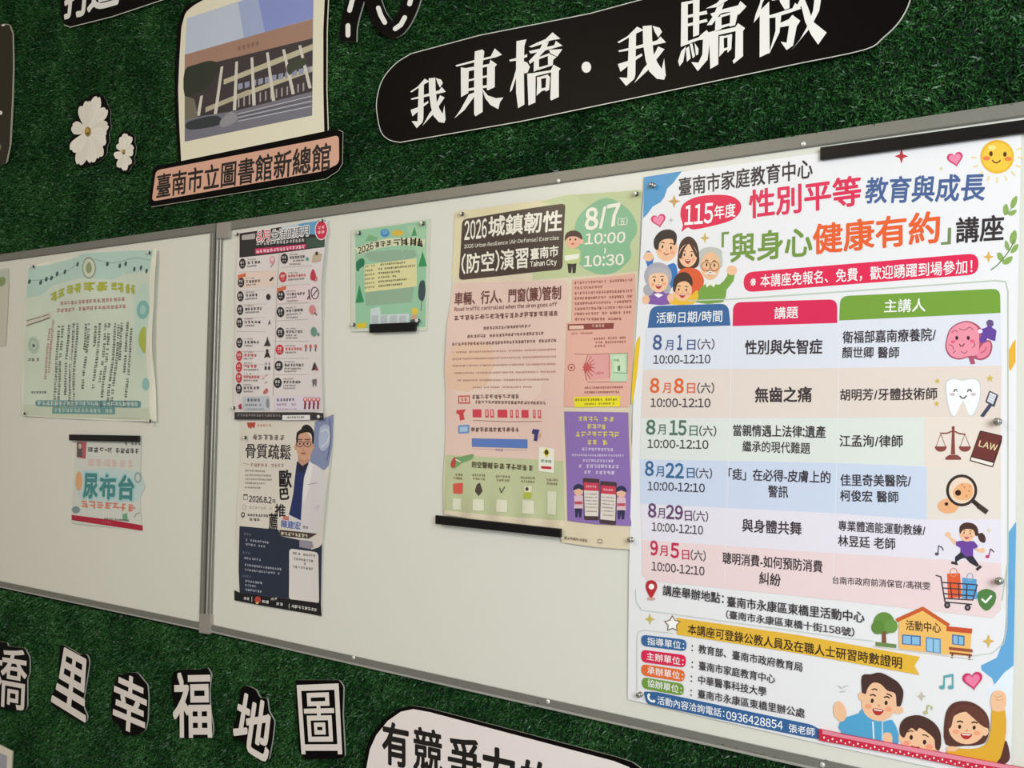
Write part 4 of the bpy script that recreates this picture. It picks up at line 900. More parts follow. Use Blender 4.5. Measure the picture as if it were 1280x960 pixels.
for i, y in enumerate((452, 505, 560, 618, 676, 732)): p.marks(170 if i < 4 else (210 if i == 4 else 330), y, 1000 if i < 4 else (945 if i == 4 else 805), y-24+4*i, 15, (176, 132, 120), i+10, .10)
p.part('siren_chart').F(545, 470, 4.8)
p.poly([(136, 118), (205, 116), (205, 166), (136, 166)], (200, 84, 84)); p.poly([(142, 126), (199, 124), (199, 158), (142, 158)], (236, 200, 186)); p.marks(150, 142, 192, 142, 24, (200, 84, 84), 1, 0)
p.marks(215, 126, 505, 124, 26, (104, 70, 66), 2, .08); p.marks(215, 156, 665, 163, 20, (120, 84, 78), 3, .1)
p.poly([(125, 205), (180, 200), (165, 225), (172, 260), (145, 268), (140, 232), (122, 222)], (210, 70, 76), smooth=1)
for x0, x1 in ((220, 272), (294, 314), (324, 346), (368, 426), (444, 460), (478, 496), (513, 556), (584, 600), (614, 633)):
    y = 200+.012*(x0-220); p.poly([(x0, y), (x1, y), (x1, y+48), (x0, y+47)], (212, 66, 82))
    if 12 < x1-x0 < 25: p.poly([(x0+5, y+5), (x1-5, y+5), (x1-5, y+38), (x0+5, y+38)], (236, 176, 168))
p.line([(222, 266), (430, 274), (636, 272)], 3, (150, 90, 90))
p.poly([(134, 296), (200, 292), (200, 342), (134, 346)], (110, 146, 200), r=8); p.poly([(144, 305), (190, 303), (190, 333), (144, 336)], (172, 196, 222)); p.marks(210, 322, 498, 322, 26, (104, 70, 66), 5, .08)
p.poly([(215, 374), (546, 380), (546, 434), (216, 424)], (94, 124, 190)); p.marks(352, 444, 400, 446, 14, (140, 120, 160), 6, 0); p.line([(216, 436), (545, 446)], 2, (190, 160, 170))
p.poly([(580, 318), (622, 322), (612, 350), (606, 392), (584, 388), (590, 350), (574, 345)], (64, 58, 120), smooth=1); p.poly([(618, 345), (632, 340), (628, 370), (612, 372)], (220, 160, 140))
p.part('shelter_card'); p.poly([(616, 424), (710, 436), (706, 582), (612, 570)], (238, 234, 220), r=10); p.poly([(640, 458), (662, 430), (684, 460), (664, 492)], (224, 206, 70)); p.ell(662, 458, 12, 16, (70, 60, 50)); p.marks(628, 508, 694, 514, 18, (90, 140, 110), 8, 0); p.poly([(628, 540), (692, 544), (692, 560), (628, 556)], (196, 40, 60), r=7)
p.part('guide_section')
p.poly([(95, 545), (110, 492), (150, 485), (225, 468), (215, 500), (160, 520), (120, 552)], (120, 160, 104), smooth=2); p.poly([(92, 530), (105, 495), (125, 490), (118, 545), (100, 548)], (186, 76, 66), smooth=2); p.line([(120, 500), (150, 515)], 6, (240, 230, 220))
p.part('guide_title'); p.T('防空警報', 220, 530, 340, 538, 36, (84, 74, 52), .02); p.marks(346, 538, 584, 554, 34, (84, 74, 52), 9, 0)
for i, (x0, x1, y) in enumerate(((105, 168, 590), (222, 302, 594), (360, 446, 602), (504, 596, 610), (660, 735, 622))):
    p.part('guide_column', True); p.marks(x0, y, x1, y+3, 14, (130, 116, 84), 20+i, .1); p.marks(x0+5, y+22, x1-3, y+26, 14, (130, 116, 84), 30+i, .1)
p.part('guide_icon', True); p.poly([(108, 646), (168, 640), (164, 706), (112, 704)], (216, 92, 76), r=6); p.part('guide_icon', True); p.poly([(250, 650), (268, 640), (284, 690), (262, 720), (240, 690)], (80, 66, 58)); p.part('guide_icon', True); p.line([(384, 670), (396, 700), (414, 664)], 6, (100, 86, 70)); p.part('guide_icon', True); p.poly([(530, 660), (575, 662), (572, 734), (526, 732)], (176, 186, 70)); p.poly([(530, 660), (575, 662), (574, 698), (528, 696)], (226, 222, 190)); p.ell(546, 678, 10, 12, (70, 66, 60), n=12)
for q in ((108, 732, 156, 800), (230, 738, 292, 806), (368, 740, 430, 814), (520, 744, 590, 824), (668, 690, 724, 830)): p.part('blank_card', True); p.poly([(q[0], q[1]), (q[2], q[1]+4), (q[2], q[3]+4), (q[0], q[3])], (222, 220, 196))
p.part('salmon_panel').F(690, 370, 6.4)
SA = (230, 176, 160)
p.poly([(168, -128), (668, -178), (664, 50), (645, 400), (620, 888), (106, 888), (116, 500), (124, 214), (160, 205)], SA)
p.F(530, 230, 4.4034)
for i in range(8): p.marks(830, 546+28.5*i, (1152, 985, 1150, 1146, 1144, 1142, 1140, 1086)[i], (528, 566, 588, 618, 646, 676, 706, 742)[i], 15, (150, 78, 70), 40+i, .08)
p.poly([(794, 772), (1045, 764), (1040, 796), (794, 806)], (140, 66, 60)); p.poly([(802, 780), (880, 778), (880, 798), (802, 800)], (230, 190, 170)); p.marks(925, 782, 1010, 779, 16, (232, 196, 176), 50, .1); p.marks(815, 824, 930, 820, 12, (176, 100, 90), 51, .1)
for i, (a, b) in enumerate(((935, 1112), (945, 1112), (940, 1000))): p.marks(a, 852+i*21, b, 846+i*22, 13, (160, 84, 76), 52+i, .12)
p.part('blast_diagram').F(690, 370, 6.4)
p.poly([(300, 470), (456, 460), (456, 655), (300, 672)], (226, 160, 158)); p.poly([(462, 458), (602, 456), (600, 686), (470, 690), (480, 560)], (190, 216, 182)); p.poly([(490, 476), (580, 474), (580, 600), (500, 605)], (204, 226, 190))
p.line([(185, 465), (300, 468), (605, 455)], 4, (150, 90, 80)); p.line([(290, 690), (600, 686)], 4, (130, 100, 84)); p.line([(600, 455), (600, 620), (490, 612)], 4, (90, 110, 84)); p.line([(456, 460), (462, 660)], 4, (140, 110, 90))
for a in range(-70, 80, 18): p.line([(262, 572), (262+90*math.cos(math.radians(a)), 572+110*math.sin(math.radians(a)))], 5, (176, 60, 64))
p.star(290, 575, 48, (196, 84, 80), 9, .5); p.ring(165, 572, 26, 26, 6, (176, 70, 70)); p.ell(165, 574, 8, 8, (150, 50, 50)); p.line([(195, 570), (250, 568)], 4, (236, 190, 180)); p.marks(356, 620, 420, 616, 16, (200, 100, 100), 3, 0); p.poly([(525, 560), (545, 555), (545, 600), (528, 600)], (80, 120, 90)); p.marks(486, 516, 545, 512, 22, (120, 160, 120), 4, 0)
p.marks(270, 736, 572, 730, 18, (160, 84, 76), 60, .1); p.marks(270, 772, 546, 768, 18, (160, 84, 76), 61, .1)
p.poly([(190, 808), (552, 800), (550, 884), (190, 890)], (236, 222, 40)); p.marks(198, 832, 532, 828, 20, (130, 100, 40), 62, .08); p.marks(270, 866, 510, 860, 16, (150, 120, 40), 63, .1)
p.part('purple_panel').F(690, 480, 4.364)
p.poly([(75, 150), (420, 155), (426, 400), (434, 774), (250, 765), (88, 745), (80, 450)], (142, 112, 180))
YL = (226, 210, 96)
for i, (a, b, y, h) in enumerate(((150, 345, 190, 26), (200, 302, 232, 26), (135, 375, 274, 30), (200, 310, 318, 28))): p.marks(a, y, b, y+2, h, YL, 70+i, .06)
for i, (a, b, y, h) in enumerate(((168, 340, 356, 18), (112, 398, 388, 13), (172, 342, 418, 16), (150, 370, 448, 20), (178, 345, 482, 20))): p.marks(a, y, b, y+3, h, (224, 208, 232), 80+i, .06)
for q in ([(170, 512), (262, 518), (260, 744), (180, 742)], [(266, 528), (356, 536), (352, 770), (262, 760)]):
    p.poly(q, (76, 56, 60), r=10); c = [sum(v[0] for v in q)/4, sum(v[1] for v in q)/4]
    k = [(c[0]+(x-c[0])*.9, c[1]+(y-c[1])*.80) for x, y in q]; p.poly(k, (226, 214, 206))
    m_ = lambda u, v: ((k[0][0]*(1-u)+k[1][0]*u)*(1-v)+(k[3][0]*(1-u)+k[2][0]*u)*v, (k[0][1]*(1-u)+k[1][1]*u)*(1-v)+(k[3][1]*(1-u)+k[2][1]*u)*v)
    p.poly([m_(0, 0), m_(1, 0), m_(1, .24), m_(0, .24)], (206, 62, 86)); p.marks(*m_(.15, .12), *m_(.85, .12), 12, (240, 200, 200), 5, .1)
    for v in (.34, .44, .54, .64, .74, .86): p.marks(*m_(.08, v), *m_(.92, v), 6, (130, 104, 104), int(v*100), .1)
for x, y, s_ in ((148, 600, 1), (380, 610, -1)):
    p.ell(x, y-20, 26, 30, (236, 184, 156)); p.poly([(x-28, y-20), (x-24, y-44), (x, y-56), (x+24, y-44), (x+28, y-18), (x, y-30)], (48, 50, 84), smooth=2); p.poly([(x-24, y+8), (x+24, y+8), (x+26, y+80), (x-24, y+80)], (222, 190, 200)); p.poly([(x-22, y+40), (x+22, y+40), (x+22, y+56), (x-22, y+56)], (196, 80, 96)); p.poly([(x-20, y+78), (x+20, y+78), (x+16, y+128), (x+4, y+128), (x, y+92), (x-6, y+128), (x-16, y+126)], (48, 48, 80))
p.part('foot_line'); p.marks(75, 838, 202, 854, 16, (120, 100, 84), 90, .08); p.poly([(256, 844), (280, 847), (278, 868), (255, 866)], (150, 140, 120)); p.poly([(260, 850), (276, 852), (275, 863), (259, 862)], (226, 210, 184))
p.done()

# ------------------------------------------------------------------ health month poster
p = Print('health_poster', 'two-column health month poster with black photo header, top sheet nearest the divider', 'poster', (348, 524), base=0.0058, rough=0.34, step=0.000006, bump=lambda u, v: (0.0022*math.sin(6*u+3*v)+0.0012*math.sin(11*v))*min(1, v*4))
p.sheet([(298, 290), (350, 283), (409, 274), (407, 309), (403, 352), (402, 439), (404, 523), (350, 523), (292, 524), (294, 439), (296, 352)], (226, 216, 214))
p.part('photo_header').F(280, 265, 6.857)
p.poly([(130, 182), (870, 66), (868, 302), (135, 392)], (48, 44, 46)); p.poly([(500, 124), (872, 66), (870, 200), (720, 190), (640, 165)], (104, 160, 200)); p.poly([(480, 125), (640, 100), (620, 160), (500, 180)], (196, 206, 214)); p.poly([(700, 230), (868, 200), (868, 300), (720, 310)], (62, 84, 70)); p.poly([(150, 200), (260, 180), (258, 230), (150, 240)], (180, 172, 168), r=10)
def outlined(t, q, h, col, rim, b=.004, rb=.07):
    p.T(t, *q, h*1.05, rim, rb); p.n += 20; p.T(t, *q, h, col, b)
outlined('8月', (274, 208, 384, 200), 96, (214, 50, 60), (244, 238, 238)); outlined('生活健康月', (400, 198, 732, 158), 86, (34, 30, 32), (244, 240, 240), 0, .075)
p.marks(270, 272, 700, 244, 30, (214, 208, 206), 1, .05); p.poly([(262, 312), (712, 274), (710, 312), (262, 362)], (208, 42, 104)); p.marks(272, 340, 700, 298, 30, (250, 226, 232), 2, .08)
p.ell(838, 156, 54, 86, (236, 226, 226)); p.ell(838, 156, 48, 78, (208, 44, 76)); p.marks(806, 140, 870, 130, 26, (244, 200, 206), 3, 0); p.marks(806, 178, 870, 170, 26, (244, 200, 206), 4, 0)
p.part('event_grid')
RD, BKc = (206, 56, 66), (48, 44, 46)
p.poly([(128, 524), (440, 500), (430, 640), (122, 655)], (232, 208, 196)); p.poly([(455, 640), (830, 612), (825, 770), (450, 780)], (234, 214, 216))
Lc = [(162, 443, BKc, 0), (155, 605, BKc, 1), (150, 724, BKc, 0), (145, 840, BKc, 0), (139, 950, BKc, 0), (137, 1122, BKc, 0), (137, 1234, RD, 0), (137, 1329, RD, 0), (137, 1421, RD, 0), (135, 1515, BKc, 0)]
Rc = [(517, 400, BKc, 0), (505, 558, RD, 0), (487, 715, BKc, 1), (480, 856, BKc, 0), (476, 1032, BKc, 0), (472, 1179, RD, 0), (468, 1318, BKc, 0), (463, 1464, BKc, 0)]
rnd = random.Random(4)
for lst, w, tw in ((Lc, 27, 145), (Rc, 33, 175)):
    for i, (x, y, c, fl) in enumerate(lst):
        p.ell(x, y, w, 44, c); p.marks(x-w*.6, y-8, x+w*.6, y-9, 26, (232, 224, 222), i, 0); p.marks(x-w*.5, y+20, x+w*.5, y+19, 12, (200, 190, 190), i+50, 0)
        if fl: p.poly([(x-w*1.1, y-60), (x+w*1.4, y-82), (x+w*1.4, y-52), (x-w*.9, y-28)], (214, 110, 70), smooth=1)
        x0 = x+w+14; x1 = x0+tw*(.7+.3*rnd.random()); sl = -.06 if y < 900 else 0
        big = RD if c == RD else (66, 58, 60)
        p.marks(x0, y-34, x0+tw*.5, y-34+sl*tw*.5, 12, (150, 138, 138), i+9, .1); p.marks(x0, y-6, x1, y-6+sl*tw, 24, big, i+19, .04); p.marks(x0, y+24, x0+tw*(.5+.4*rnd.random()), y+24+sl*tw, 15, (120, 108, 108), i+29, .06)
        if w > 30 and c == BKc: p.marks(x0, y+48, x0+tw*.6, y+46, 14, (130, 118, 118), i+39, .06)
        ys = y+74
        if y < 1400: p.line([(x-w, ys), (x+w+tw+40, ys-12 if y < 900 else ys)], 3, (198, 186, 184))
p.line([(474, 345), (440, 900), (425, 1580)], 4, (190, 176, 176))
p.part('event_icon', True)
p.ell(412, 410, 22, 34, (222, 150, 166)); p.ell(412, 404, 14, 20, (236, 200, 206)); p.line([(398, 470), (424, 440)], 6, (190, 110, 120)); p.part('event_icon', True); p.line([(394, 590), (422, 560)], 16, (56, 48, 50)); p.part('event_icon', True); p.ell(380, 728, 18, 26, (48, 40, 42))
p.part('event_icon', True); p.poly([(372, 975), (388, 920), (396, 975), (386, 950)], (56, 48, 50)); p.part('event_icon', True); p.poly([(342, 1148), (362, 1100), (368, 1062), (378, 1100), (398, 1148)], (60, 54, 56)); p.part('event_icon', True); p.poly([(345, 1250), (366, 1190), (384, 1210), (398, 1252), (372, 1240)], (56, 48, 50)); p.ell(370, 1190, 11, 15, (56, 48, 50))
p.part('event_icon', True)
for x in (362, 390): p.ell(x, 1338, 9, 18, (66, 58, 60)); p.ell(x, 1300, 6, 12, (150, 138, 138))
p.part('event_icon', True)
for x, y in ((345, 1425), (370, 1460), (372, 1400)): p.line([(x-14, y+8), (x+10, y-8)], 7, (206, 150, 146))
p.part('event_icon', True); p.poly([(345, 1540), (372, 1510), (385, 1530), (375, 1550), (350, 1560)], (196, 100, 106), smooth=2)
p.part('event_icon', True); p.poly([(764, 430), (775, 370), (800, 340), (850, 360), (838, 420), (800, 432)], (196, 176, 150)); p.ell(806, 358, 12, 18, (80, 60, 54)); p.part('event_icon', True); p.ell(724, 405, 12, 16, (76, 160, 130)); p.part('event_icon', True); p.poly([(754, 580), (758, 520), (778, 492), (800, 540), (794, 585)], (196, 56, 76), smooth=2); p.ring(796, 574, 14, 18, 6, (196, 56, 76))
p.part('event_icon', True); p.ring(790, 696, 32, 50, 7, (76, 66, 68)); p.line([(770, 720), (812, 668)], 7, (76, 66, 68)); p.part('event_icon', True); p.line([(738, 664), (740, 720), (722, 750)], 10, (84, 74, 76)); p.line([(740, 715), (748, 752)], 10, (84, 74, 76)); p.part('event_icon', True); p.ell(764, 838, 30, 40, (214, 140, 140)); p.line([(782, 862), (802, 884)], 9, (90, 60, 60)); p.part('event_icon', True); p.ell(772, 1026, 28, 40, (110, 150, 136)); p.ell(812, 1050, 10, 16, (110, 150, 136))
for x in (700, 742, 788): p.part('event_icon', True); p.ell(x, 1150, 11, 15, (196, 100, 100)); p.line([(x, 1165), (x-2, 1194)], 9, (90, 76, 78))
p.part('event_icon', True); p.poly([(754, 1360), (768, 1310), (780, 1284), (792, 1310), (816, 1358), (790, 1350)], (58, 58, 60)); p.poly([(792, 1320), (816, 1358), (790, 1358)], (176, 60, 90)); p.part('event_icon', True); p.poly([(758, 1438), (800, 1430), (796, 1500), (780, 1470), (768, 1505)], (120, 112, 112))
p.part('foot_boxes')
p.poly([(170, 1582), (392, 1578), (392, 1704), (168, 1704)], (196, 198, 206)); p.marks(208, 1612, 322, 1611, 26, (84, 80, 90), 6, .05); p.marks(180, 1656, 330, 1654, 18, (110, 106, 116), 7, .2); p.marks(200, 1690, 360, 1690, 12, (130, 126, 134), 8, .1); p.ell(380, 1640, 14, 42, (140, 140, 146))
p.poly([(436, 1578), (832, 1574), (834, 1700), (434, 1704)], (222, 210, 222)); p.marks(456, 1612, 612, 1610, 24, (96, 80, 92), 9, .05); p.marks(456, 1652, 625, 1650, 20, (160, 120, 150), 10, .15); p.marks(456, 1690, 640, 1690, 12, (170, 140, 160), 11, .1)
for x in (700, 738, 775, 812): p.ell(x, 1608, 18, 22, (196, 80, 100)); p.ell(x, 1604, 11, 14, (240, 200, 190)); p.line([(x, 1626), (x-3, 1690)], 18, (150, 60, 80)); p.line([(x-10, 1690), (x+10, 1640)], 6, (70, 50, 60))
p.poly([(128, 1660), (155, 1640), (158, 1690), (135, 1690)], (170, 50, 90), smooth=1)
p.part('foot_bar'); p.poly([(95, 1716), (772, 1716), (858, 1724), (860, 1782), (95, 1778)], (54, 50, 52)); p.marks(120, 1742, 492, 1746, 24, (150, 142, 142), 12, .04); p.poly([(505, 1742), (742, 1740), (742, 1782), (505, 1784)], (232, 228, 226)); p.marks(548, 1762, 700, 1760, 18, (70, 66, 68), 13, .05)
p.done()

# ------------------------------------------------------------------ osteoporosis talk poster
p = Print('talk_poster', 'cream and navy talk poster with a doctor in white coat, below health poster', 'poster', (348, 768), base=0.0022, rough=0.36, step=0.000012, bump=lambda u, v: (0.0016*math.sin(5*u+5*v)+0.003*max(0, u-.8)/.2)*min(1, max(0, .9-v)*3))
p.sheet([(301, 514), (417, 516), (415.5, 559), (410, 610), (406, 655), (404, 679), (402.5, 720), (402.5, 770.5), (350, 760), (293.5, 750), (294, 739), (299.5, 737), (299, 698), (296, 669), (296, 646), (301, 537)], (224, 214, 204))
p.part('doctor_print').F(285, 515, 6.857)
p.poly([(745, 85), (905, 20), (895, 300), (870, 460), (830, 500), (700, 430), (730, 250)], (134, 142, 176)); p.poly([(790, 130), (870, 120), (880, 250), (830, 330), (780, 300)], (176, 184, 208), smooth=2); p.line([(800, 170), (840, 150), (870, 190), (850, 260), (800, 300)], 12, (206, 212, 226), 3); p.line([(870, 60), (880, 250), (850, 420)], 10, (96, 102, 140), 2)
p.poly([(700, 430), (760, 455), (825, 500), (850, 620), (830, 800), (800, 1000), (720, 1056), (520, 1000), (490, 960), (520, 880), (560, 700), (585, 470)], (220, 214, 216), smooth=1)
p.poly([(592, 425), (700, 408), (680, 480), (655, 560), (640, 700), (622, 930), (520, 880), (560, 690), (580, 520)], (36, 48, 98)); p.poly([(594, 425), (640, 470), (700, 400), (690, 470), (640, 520), (600, 500)], (34, 36, 56)); p.poly([(700, 420), (735, 450), (700, 640), (650, 800), (640, 700), (655, 560)], (232, 228, 228)); p.line([(690, 622), (770, 605)], 6, (150, 140, 146)); p.line([(740, 830), (790, 800), (770, 850)], 5, (180, 172, 178))
p.poly([(600, 370), (705, 350), (695, 430), (640, 462), (605, 430)], (196, 146, 120)); p.ell(655, 292, 72, 122, (212, 160, 134), -3); p.ell(730, 300, 12, 26, (204, 150, 124)); p.ell(580, 300, 9, 26, (204, 150, 124))
p.poly([(586, 262), (590, 180), (625, 150), (645, 118), (680, 108), (715, 130), (738, 180), (734, 270), (722, 262), (718, 200), (690, 175), (640, 180), (606, 200), (598, 265)], (34, 28, 28), smooth=3)
for x in (618, 684): p.ring(x, 274, 30, 24, 6, (56, 42, 42)); p.ell(x, 272, 8, 9, (40, 28, 26), n=12); p.line([(x-26, 236), (x+22, 234)], 8, (50, 36, 34))
p.line([(648, 274), (656, 274)], 5, (56, 42, 42)); p.line([(645, 312), (638, 330), (660, 332)], 5, (170, 116, 96)); p.poly([(620, 352), (650, 346), (676, 350), (652, 366)], (170, 96, 90), smooth=2)
p.part('talk_lettering'); TK = (42, 36, 36)
p.poly([(163, 90), (238, 90), (226, 140), (206, 128), (200, 146), (185, 130), (176, 140)], (186, 72, 60)); p.marks(250, 116, 374, 114, 22, (206, 150, 120), 1, .1)
p.marks(212, 216, 490, 220, 46, (120, 100, 92), 2, .02); p.T('骨質疏鬆', 154, 330, 542, 346, 128, TK, .004, heavy=.014)
p.line([(132, 440), (185, 450)], 4, (160, 130, 120)); p.marks(190, 456, 486, 458, 30, (170, 130, 116), 3, .08)
for i, (y, b) in enumerate(((502, 320), (540, 370), (575, 375), (608, 325), (645, 280))): p.marks(146, y, b, y+6, 17, (150, 132, 124), 10+i, .06)
p.poly([(132, 706), (170, 706), (170, 716), (132, 716)], TK); p.line([(134, 720), (134, 750), (168, 750), (168, 720)], 4, (130, 116, 110)); p.T('2026.8.2', 182, 742, 372, 756, 54, TK, .012); p.T('日', 382, 762, 404, 764, 30, TK, .01)
p.ring(142, 815, 15, 22, 4, (176, 166, 156)); p.marks(180, 818, 380, 828, 24, (190, 180, 168), 4, .2); p.ring(132, 880, 13, 18, 7, TK); p.poly([(122, 892), (142, 892), (132, 912)], TK); p.marks(170, 882, 368, 892, 22, (96, 84, 80), 5, .06); p.marks(186, 920, 276, 926, 24, (96, 84, 80), 6, .06)
INK = (20, 16, 16)
p.part('brush_character', True); p.T('歐', 442, 572, 546, 572, 148, INK, .025); p.part('brush_character', True); p.T('巴', 446, 706, 520, 700, 92, INK, .035); p.part('brush_character', True); p.T('推', 402, 842, 492, 846, 108, INK, .012); p.part('brush_character', True); p.T('薦', 350, 940, 424, 946, 150, INK, .012)
p.part('navy_panel').F(285, 640, 6.857)
NV = (38, 46, 66)
p.poly([(105, 120), (432, 152), (445, 205), (612, 240), (640, 300), (720, 322), (790, 300), (815, 272), (806, 500), (800, 782), (530, 745), (105, 690), (98, 500)], NV); p.poly([(612, 238), (720, 250), (735, 300), (700, 318), (610, 300)], (150, 144, 158)); p.poly([(440, 152), (770, 186), (690, 228), (440, 204)], (70, 58, 58)); p.marks(452, 184, 690, 206, 30, (214, 200, 176), 1, .04)
p.T('陳建宏', 456, 100, 622, 118, 66, (92, 108, 176), .012); p.marks(640, 130, 692, 135, 22, (120, 112, 120), 2, 0); p.poly([(470, 32), (520, 38), (520, 72), (470, 66)], (206, 120, 110))
for i, (a, b, y, c) in enumerate(((120, 210, 184, 0), (155, 355, 238, 1), (160, 325, 276, 1), (130, 202, 345, 0), (145, 292, 392, 1), (150, 460, 452, 1), (150, 450, 492, 1), (130, 210, 545, 0), (155, 302, 590, 1), (155, 252, 625, 1), (155, 302, 664, 1))): p.marks(a, y, b, y+(b-a)*.13, 20, (176, 178, 190) if c else (110, 112, 126), 20+i, .05)
p.part('sign_up_card'); p.poly([(524, 312), (780, 346), (784, 788), (524, 752)], (226, 218, 214), r=34)
for i, (a, b, y) in enumerate(((555, 755, 352), (560, 735, 400), (630, 670, 440), (555, 735, 468))): p.marks(a, y, b, y+(b-a)*.13, 22, (104, 96, 98), 40+i, .06)
p.part('foot_bar'); p.poly([(58, 668), (105, 690), (530, 746), (800, 782), (806, 892), (58, 756)], (24, 22, 24)); p.marks(140, 738, 192, 745, 26, (226, 222, 220), 1, 0); p.line([(212, 724), (212, 768)], 4, (226, 222, 220)); p.ell(263, 752, 26, 30, (190, 70, 60)); p.ell(258, 778, 12, 10, (226, 190, 120)); p.marks(300, 765, 362, 772, 26, (226, 222, 220), 2, 0); p.marks(372, 748, 432, 742, 22, (200, 196, 194), 5, 0); p.marks(420, 785, 510, 795, 26, (226, 222, 220), 3, .05); p.line([(527, 786), (527, 826)], 4, (226, 222, 220)); p.marks(545, 806, 772, 842, 28, (226, 222, 220), 4, .03)
p.done()

# ------------------------------------------------------------------ small green activity sheet
p = Print('activity_sheet', 'small laminated green activity sheet with trees and yellow panel', 'poster', (490, 416), base=0.0022, rough=0.16, bump=lambda u, v: 0.0012*math.sin(4*u+2*v))
p.F(430, 270, 6.4); p.sheet([(62, 112), (690, 18), (664, 918), (58, 926)], (214, 216, 200))
p.part('print'); p.poly([(95, 118), (657, 36), (650, 888), (95, 900)], (156, 200, 166)); p.poly([(200, 290), (560, 270), (520, 360), (260, 370), (190, 340)], (150, 178, 154), smooth=2); p.poly([(170, 590), (560, 560), (540, 690), (180, 720)], (150, 178, 152)); p.poly([(500, 80), (650, 60), (650, 400), (600, 330)], (170, 208, 170))
p.ell(326, 136, 36, 34, (84, 144, 196)); p.ell(326, 128, 22, 20, (110, 170, 206)); p.poly([(380, 128), (420, 112), (470, 122), (470, 150), (400, 160)], (222, 184, 74), smooth=2); p.poly([(170, 200), (200, 150), (270, 170), (260, 200)], (130, 176, 130), smooth=1)
for q, c in (([(126, 552), (165, 690), (95, 696)], (54, 142, 92)), ([(626, 280), (662, 402), (592, 406)], (64, 148, 92)), ([(562, 84), (582, 156), (536, 160)], (84, 150, 104))): p.poly(q, c)
p.poly([(104, 436), (102, 370), (140, 340), (166, 350), (164, 400), (130, 420), (125, 440)], (50, 120, 84), smooth=2); p.poly([(592, 650), (596, 560), (612, 520), (640, 518), (650, 590), (640, 660), (620, 682)], (66, 80, 86), smooth=2); p.line([(620, 675), (612, 760)], 6, (100, 110, 96))
p.part('title_lettering')
pts = spline([(112, 285), (200, 250), (330, 215), (450, 205), (560, 205), (635, 218)], 6, False)
p.line(pts, 62, (226, 224, 190)); p.T('2026', 116, 280, 236, 236, 56, (64, 60, 50), .02)
for i, (a, b) in enumerate((((246, 232), (382, 214)), ((390, 213), (520, 205)), ((528, 206), (632, 222)))): p.marks(*a, *b, 46, (78, 74, 60), i, .0)
p.part('details_panel'); p.poly([(166, 392), (578, 336), (582, 562), (170, 612)], (226, 218, 164))
for i in range(6):
    y = 406+34*i; sl = -.10
    p.marks(170, y, 250, y-9, 15, (120, 116, 84), i, .05); b = (490, 570, 448, 420, 505, 470)[i]; p.marks(276, y-14, b, y-14+sl*(b-276), 17, (84, 80, 62), 10+i, .05)
p.part('code_cards'); p.poly([(216, 742), (290, 728), (300, 790), (520, 780), (520, 880), (215, 886)], (206, 216, 216))
for x in (224, 296, 370, 442): p.poly([(x, 800), (x+54, 794), (x+54, 864), (x, 868)], (186, 194, 196))
p.part('mascot_drawing'); p.poly([(540, 745), (565, 730), (592, 748), (588, 784), (545, 790)], (224, 200, 74), smooth=1); p.ell(560, 810, 22, 24, (222, 160, 140)); p.poly([(530, 830), (590, 820), (600, 876), (526, 880)], (86, 92, 104)); p.part('yellow_car_drawing'); p.poly([(102, 864), (180, 850), (184, 892), (104, 902)], (226, 196, 52), r=12)
p.done()

# ------------------------------------------------------------------ teal name list on the left board
p = Print('name_list_poster', 'pale teal name list poster with curled right edge on the left whiteboard', 'poster', (110, 525), base=0.003, rough=0.22, step=0.000012,
          bump=lambda u, v: 0.0028*math.sin(13*u+1.5)*(.5+.5*v)+0.0015*math.sin(15*v+8*u)+(0.006*math.sin(math.pi*min(1, max(0, v*.9+.05))) if u < .955 else 0.006*math.sin(math.pi*min(1, max(0, v*.9+.05)))*(1-((u-.955)/.045)**2))*min(1, max(0, (u-.6)/.35)))
p.sheet([(36.5, 333), (60, 327), (97, 320), (101, 316), (150, 313), (198, 311), (198, 330), (196, 360), (194, 400), (194, 447), (196, 494), (197, 527), (140, 526), (80, 523), (29.4, 520), (28, 478), (29, 450), (32, 376)], (232, 230, 214))
p.part('print').F(0, 310, 6.4)
TE = (188, 214, 204)
p.poly([(240, 160), (400, 130), (620, 70), (650, 45), (960, 24), (1240, 16), (1232, 60), (1218, 200), (1196, 420), (1186, 700), (1190, 960), (1205, 1200), (1215, 1375), (600, 1360), (200, 1338), (192, 1000), (210, 420)], (212, 222, 206))
p.poly([(240, 160), (400, 130), (620, 70), (650, 45), (960, 24), (1240, 16), (1232, 60), (1222, 180), (1000, 210), (900, 250), (640, 240), (420, 300), (330, 380), (215, 400)], TE, smooth=1); p.poly([(192, 1250), (1208, 1280), (1215, 1375), (600, 1360), (198, 1338)], (204, 212, 190))
p.poly([(1090, 340), (1210, 300), (1190, 800), (1110, 860), (1080, 500)], (198, 220, 206), smooth=2)
p.line([(250, 260), (420, 240), (620, 130)], 4, (120, 150, 144), 3); p.line([(760, 90), (900, 120), (1080, 80), (1220, 100)], 4, (120, 150, 144), 3)
for x, y in ((245, 270), (330, 276), (372, 250), (410, 240), (452, 206), (515, 190), (620, 130), (858, 128), (955, 142), (1004, 126), (1080, 170), (1140, 160), (1190, 186)): p.ell(x, y, 11, 20, (70, 96, 92), 15, 12)
p.ell(716, 160, 56, 88, (150, 164, 142)); p.ell(716, 160, 46, 74, (212, 216, 196)); p.poly([(690, 150), (720, 110), (740, 160), (725, 200), (700, 196)], (150, 160, 120), smooth=2)
OL = (176, 180, 62)
for i, (a, b) in enumerate((((400, 400), (520, 352)), ((535, 338), (660, 318)), ((672, 312), (870, 308)), ((884, 312), (990, 318)), ((1000, 322), (1086, 334)))): p.marks(*a, *b, 74, OL, i, 0); p.marks(a[0]+3, a[1]+3, b[0], b[1], 74, OL, i+9, 0)
